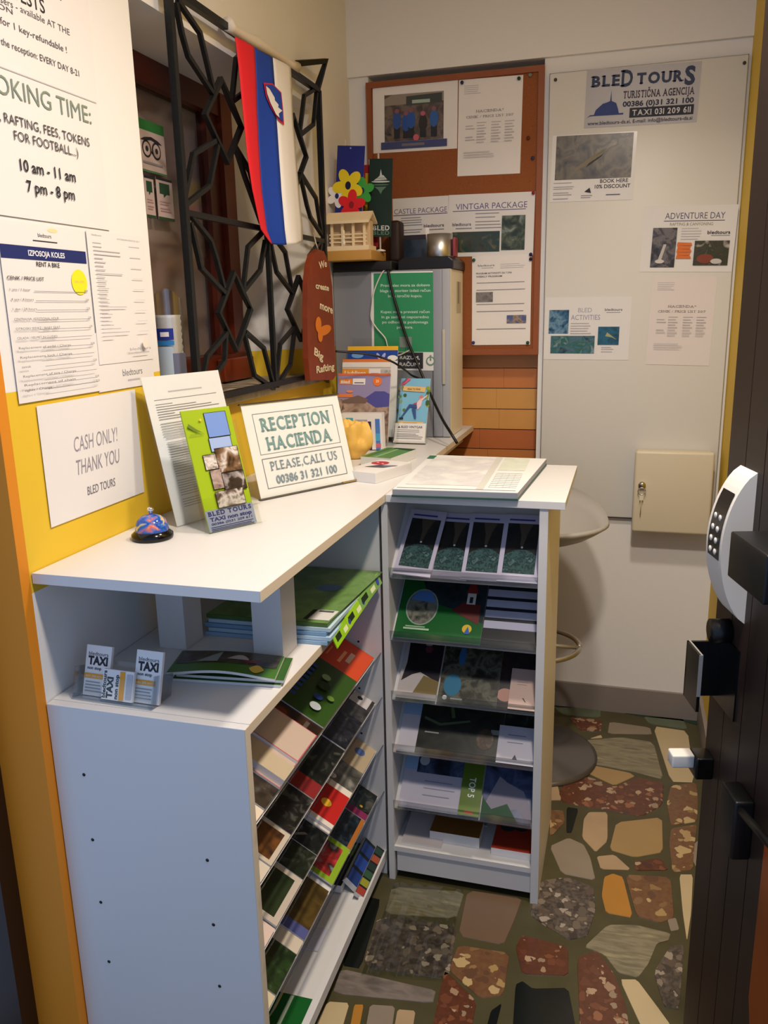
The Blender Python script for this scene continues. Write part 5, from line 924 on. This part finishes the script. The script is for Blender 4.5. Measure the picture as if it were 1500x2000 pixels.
# table pennants
def pennant(y, TL, TR, BR, BL, base, label, draw, px):
    M, W, H = seen(1, y, TL, TR, BR, BL); top = at(px[0], px[1], 1, y + .006); t = empty('table_pennant', (top.x, y + .006, 1.6335), label, 'pennant', 'table pennants on the shelf board'); L = t.location.copy()
    kid(MB().tube([(top.x, y + .006, 1.635), (top.x, y + .006, top.z)], .003, mat('#dcd4c8', .4), 10).lathe([(0, 0), (.017, 0), (.017, .004), (.004, .008), (0, .008)], (top.x, y + .006, 1.6335), mat('#dcd4c8', .4), 20), 'stand', t, L)
    s = Sheet(W, H, .001, base); draw(s); o = s.build('cloth'); o.data.transform(Matrix.Translation(-L) @ M); o.parent = t
def flower(s, cx, cy, r, c, core, a0):
    for k in range(5): a = a0 + k * 2 * math.pi / 5; s.ell(cx + r * .62 * math.cos(a), cy + r * .62 * math.sin(a) * s.W / s.H, r * .50, mat(c, .5), r * .36 * s.W / s.H, rot=a)
    s.ell(cx, cy, r * .26, mat(c, .5)); s.ell(cx, cy, r * .2, mat(core, .5), r * .26 * s.W / s.H)
def blue_p(s):
    flower(s, .98, .43, .40, '#3a9a3c', '#14225c', .4); flower(s, .06, .35, .36, '#e2dede', '#14225c', 1.2); flower(s, .46, .49, .52, '#e2c81c', '#14103a', .3 * math.pi - .12); flower(s, .62, .24, .46, '#d81c24', '#8a1020', .25); s.text('Slovenija', .55, .02, .05, PAPER, 'c', w=.8, bold=.02); s.ell(.5, .965, .03, mat('#8a94c0'))
pennant(2.625, (648, 283), (703, 286), (705, 436), (654, 436), mat('#1a2478', .6), 'blue pennant with four bright flowers standing behind the wooden house', blue_p, (674, 273))
def red_p(s): s.rect(.1, .1, .3, .9, mat('#d8b820')); s.rect(.6, .0, .9, 1, mat('#8c1218'))
pennant(2.70, (706, 322), (738, 322), (738, 482), (708, 482), mat('#b01c20', .6), 'red pennant mostly hidden behind the dark green one', red_p, (722, 312))
def green_p(s):
    lt = mat('#c4c8c2', .5); s.ell(.5, .71, .40, lt, .012); s.poly([(.2, .725), (.42, .775), (.5, .80), (.62, .79), (.78, .735)], lt); s.poly([(.46, .79), (.5, .87), (.56, .79)], lt); s.rect(.3, .752, .7, .757, mat('#0f2a20')); gr = mat('#5a7a66', .5); s.ell(.5, .67, .36, gr, .008); s.poly([(.24, .645), (.76, .645), (.6, .6), (.52, .55), (.42, .6)], gr)
    s.text('BLED', .56, .085, .062, lt, 'c', w=.74, bold=.03, serif=True); s.text('BLED', .56, .025, .05, gr, 'c', w=.74, bold=.03, serif=True)
pennant(2.665, (718, 310), (765, 310), (763, 462), (720, 463), mat('#0f2a20', .6), 'dark green pennant with a white island and castle hill standing on the board', green_p, (739, 300))

# ------------------------------------------------------------------ under the counter: cards, booklets, map stack; pad on the short counter
ZS = .8005
M, W, H = leaning((-.9031, 1.112), (-.742, 1.107), .068, 18, ZS + .001)
t = empty('card_holder', (0, 0, 0), 'clear acrylic card holder at the near end of the lower shelf', 'card holder', M=M)
q = MB().box((0, 0, .006), (W, H * .62, .008), ACR).box((0, 0, -.05), (W, .003, .008), ACR2).box((0, 0, -.05), (.002, H * .8, .008), ACR2).box((W - .002, 0, -.05), (W, H * .8, .008), ACR2).box((.0, 0, -.022), (W, H, -.02), ACR); q.build('tray').parent = t
def card(ox, oy, w, h, dz, label, rot):
    s = Sheet(w, h, .006, PAPER); og = mat('#e09a20', .5)
    if not rot:
        s.text('bledtours', .1, .80, .07, mat('#3a3a44'), 'l', w=.78, bold=.01); s.text('TAXI', .1, .62, .16, INK, 'l', w=.78, bold=.05); s.text('non stop', .1, .52, .06, mat('#3a3a44'), 'l', w=.55, bold=.02); s.rect(0, .34, .8, .44, og); s.text('031 205 611', .08, .37, .04, PAPER, 'l', w=.6); s.lines(.08, .75, [.26, .2, .14, .08], GREY, .022, .15)
    else:
        s.text('bledtours', .12, .05, .14, INK, 'l', w=.9 * h / w, rot=math.pi / 2, bold=.03); s.text('TAXI', .34, .05, .22, INK, 'l', w=.7 * h / w, rot=math.pi / 2, bold=.05); s.text('non stop', .52, .05, .14, INK, 'l', w=.8 * h / w, rot=math.pi / 2, bold=.03); s.rect(.56, .03, .72, .97, og); s.rect(.78, .1, .97, .9, mat('#b4b2bc'))
    tag(s.build('business_card', M=M @ Matrix.Translation((ox, oy, dz))), label, 'card', 'taxi cards in the acrylic holder')
card(.008, .004, .052, .088, -.016, 'taxi card stack at the left back of the acrylic holder', False); card(.112, .004, .052, .09, -.014, 'taxi card stack at the right back of the acrylic holder', False); card(.056, .004, .062, .052, -.003, 'taxi card stack turned sideways in the middle front of the holder', True)
def booklet(z, rot, draw, label, bend, base, x0=-.768, y0=1.212):
    me = MB(); W, H = .205, .098; N = 18; d = Vector((.99, .10, 0)).normalized(); n = Vector((-.22, .97, 0)).normalized(); o = Vector((x0, y0, z)); th = .005
    hz = lambda i: bend * math.sin(math.pi * min(1, i / N * 1.25)) if i / N < .8 else 0
    top = []; bot = []
    for i in range(N + 1):
        for j in range(2): p = o + d * (W * i / N) + n * (H * j); h = bend * math.sin(math.pi * i / N) ** 1.3 * (1 - .6 * j); top.append(p + Vector((0, 0, th + h))); bot.append(p + Vector((0, 0, h)))
    v = top + bot; m = len(top); f = []
    for i in range(N): a = 2 * i; f += [(a, a + 2, a + 3, a + 1)]
    me.add(v, f, base, True); s2 = []
    for i in range(N): a = 2 * i; s2 += [(m + a, m + a + 1, m + a + 3, m + a + 2), (a, m + a, m + a + 2, a + 2), (a + 1, a + 3, m + a + 3, m + a + 1)]
    me.add(v, s2 + [(0, 1, m + 1, m), (2 * N, m + 2 * N, m + 2 * N + 1, 2 * N + 1)], mat('#cfcfcc', .5)); return me, o, d, n, W, H, th, bend
E1 = mat('#2f5a20', .35)
for k in range(2):
    me, *_ = booklet(ZS + .0065 * k, 0, None, '', .0, E1, x0=-.768 + .004 * k, y0=1.212 + .006 * k); tag(me.build('booklet'), ['lowest green booklet of the small stack on the lower shelf', 'middle green booklet of the small stack on the lower shelf'][k], 'booklet', 'green booklets on the lower shelf')
GC = mat('#3f6a1e', .35); me, o, d, n, W, H, th, bd = booklet(ZS + .0135, 0, None, '', .010, GC, x0=-.776, y0=1.206)
def onb(i, j, lift=.0006): i = max(0, min(1, i)); return o + d * (W * i) + n * (H * j) + Vector((0, 0, th + bd * math.sin(math.pi * i) ** 1.3 * (1 - .6 * j) + lift))
def gpatch(fn, m, lift, N=16):
    vs = []; fs = []
    for i in range(N + 1): a, b0, b1 = fn(i / N); vs += [onb(a, b0, lift), onb(a, b1, lift)]
    for i in range(N): fs.append((2 * i, 2 * i + 2, 2 * i + 3, 2 * i + 1))
    me.add(vs, fs, m, True)
gpatch(lambda t: (.02 + .96 * t, .40, 1), photo(['#1c1a16', '#3a2a22', '#4a4a3a', '#1f1a18'], 30), .0006); gpatch(lambda t: (.22 + .2 * t, .45, .45 + .5 * t), mat('#8f938f', .4), .0012); gpatch(lambda t: (.50 + .2 * t, .60, .62 + .2 * math.sin(t * 3)), mat('#a9a0a0', .4), .0012); gpatch(lambda t: (.66 + .12 * t, .48, .6), mat('#6a2a2c', .4), .0014)
gpatch(lambda t: (.74 + .14 * t, .25 - .17 * math.sin(math.pi * t), .25 + .17 * math.sin(math.pi * t)), mat('#c8a81c', .4), .0014)
tag(me.build('booklet'), 'topmost bent green booklet with a photo and a yellow badge on the lower shelf', 'booklet', 'green booklets on the lower shelf')
# stack of map folders
mq = [(-.815, 1.425), (-.548, 1.43), (-.55, 1.785), (-.80, 1.785)]
for k in range(5):
    z = ZS + .0085 * k; dx = [.0, .006, -.004, .004, -.002][k]; c_ = ['#8fb0cc', '#a9c4d8', '#7fa4c4', '#b4ccd8', '#4a6a30'][k]
    p4 = [(x + dx, y + .003 * k if y < 1.7 else y, z) for x, y in mq]; m = MB().prism(p4, (0, 0, .0075), mat(c_, .45))
    if k == 4:
        o0 = Vector((*p4[0][:2], z + .0078)); ex = Vector(p4[1]) - Vector(p4[0]); ey = Vector(p4[3]) - Vector(p4[0])
        def mp(pts, mm, lift): m.add([o0 + ex * a + ey * b + Vector((0, 0, lift)) for a, b in pts], [tuple(range(len(pts)))], mm)
        mp([(0.0, 0.0), (1, 0), (1, 1), (0, 1)], photo(['#4a6a32', '#587838', '#6a8a4c', '#4f7038'], 12, .3), .0004); mp([(.70 + .11 * math.cos(i * .35) * (1 + .25 * math.sin(i * 2.1)), .60 + .07 * math.sin(i * .35)) for i in range(18)], mat('#4a68a0', .4), .0009)
        mp([(.82, .04), (.99, .04), (.99, .2), (.82, .2)], mat('#c9c8c4', .5), .0012); mp([(.84, .165), (.96, .165), (.96, .19), (.84, .19)], mat('#4a4a4a', .5), .0016); mp([(.78, .04), (.815, .04), (.815, .2), (.78, .2)], mat('#1d2a16', .5), .0012)
    tag(m.build('map_folder'), ['lowest pale blue folder of the map stack on the lower shelf', 'second lowest light blue folder of the map stack', 'middle blue folder of the map stack', 'pale folder just under the green map', 'green map with a blue lake on top of the folder stack'][k], 'map folder', 'map folders stacked under the counter')
for k, (a, b, hgt) in enumerate(((1.452, 1.56, .0), (1.53, 1.66, .01), (1.62, 1.775, .02))):
    M, W, H = basis((-.536, a, .786 + hgt), (-.536, b, .798 + hgt), (-.5455, a, .812 + hgt)); s = Sheet(W, H, .002, mat('#8fc41c', .35)); s.rect(0, 0, 1, 1, mat(['#8fc41c', '#9ac82a', '#7aa850'][k], .35)); s.rect(.1, .3, .35, .8, mat('#1e2a14')); s.rect(.5, .2, .7, .6, mat('#d8e0b0')); s.ell(.85, .5, .06, mat('#3a4a9c'))
    tag(s.build('leaflet', M=M), ['lime leaflet slipping off the near end of the map stack', 'lime leaflet hanging at the middle edge of the map stack', 'pale green leaflet hanging at the far edge of the map stack'][k], 'leaflet', 'lime leaflets hanging beside the map stack')
# map pad
t = empty('map_pad', (-.35, 2.0, ZC), 'thick pad of tear-off maps lying on the short counter', 'map pad'); L = t.location.copy()
def quad(z): return [(-.500, 1.752, z), (-.215, 1.765, z), (-.192, 2.195, z), (-.515, 2.205, z)]
kid(MB().prism(quad(ZC + .0006), (0, 0, .004), mat('#2c4a40', .45)), 'back_cover', t, L)
kid(MB().prism([(x * .992 - .003, y + .004, z) for x, y, z in quad(ZC + .0047)], (0, 0, .012), mat('#8a8d96', .6)), 'paper_block', t, L)
P4 = [Vector(p) for p in [(x * .99 - .0035, y + .006, z) for x, y, z in quad(ZC + .0168)]]; m = MB().prism(P4, (0, 0, .0012), mat('#dededc', .45)); ex = P4[1] - P4[0]; ey = P4[3] - P4[0]
def onp(pts, mm, lift): m.add([P4[0] + ex * a + ey * b + Vector((0, 0, .0013 + lift)) for a, b in pts], [tuple(range(len(pts)))], mm)
pl = photo(['#e0dfdd', '#d6d4d2', '#c9c8ca', '#e2e0de'], 14, .45)
onp([(.06, .12), (.66, .12), (.66, .92), (.06, .92)], pl, .0003); onp([(.66, .05), (.72, .05), (.72, .95), (.66, .95)], mat('#c4c4bc', .5), .0004)
for k in range(9): onp([(.75, .10 + .045 * k), (.97, .10 + .045 * k), (.97, .106 + .045 * k), (.75, .106 + .045 * k)], mat('#b4b6b6', .5), .0005)
for k in range(5): onp([(.75 + .055 * k, .10), (.753 + .055 * k, .10), (.753 + .055 * k, .46), (.75 + .055 * k, .46)], mat('#b9bbbb', .5), .0005)
onp([(.74, .55), (.98, .55), (.98, .95), (.74, .95)], photo(['#d8dccc', '#c9d2c0', '#dcdcd4'], 24, .45), .0004); onp([(0, .86), (.07, .86), (.07, .97), (0, .97)], mat('#2f6a50', .5), .0006); onp([(.02, .03), (.98, .03), (.98, .04), (.02, .04)], mat('#9a9ca4', .5), .0006)
kid(m, 'top_sheet', t, L)
# clear ribbed plastic on the floor
t = empty('plastic_tray', at(830, 1790, 2, 0), 'crumpled clear plastic packaging lying on the stone floor beside the low rack', 'plastic packaging'); L = t.location.copy(); PL = acrylic('clear_packaging', '#f0f2ec', .35)
vs = []; fs = []; N1, N2 = 26, 40; c00, c10, c01, c11 = (at(u, v, 2, .004) for u, v in ((705, 1905), (865, 1915), (770, 1725), (905, 1740)))
for i in range(N1 + 1):
    for j in range(N2 + 1):
        a, b = i / N1, j / N2; p = (c00 * (1 - a) + c10 * a) * (1 - b) + (c01 * (1 - a) + c11 * a) * b; p.z = .0035 + .006 * abs(math.sin(a * 15)) * (1 if b < .45 or b > .55 else .2) + .006 * abs(noise.noise(Vector((a * 4, b * 5, 1)))); vs.append(p)
for i in range(N1):
    for j in range(N2): q = i * (N2 + 1) + j; fs.append((q, q + N2 + 1, q + N2 + 2, q + 1))
kid(MB().add(vs, fs, PL, True), 'clear_film', t, L)
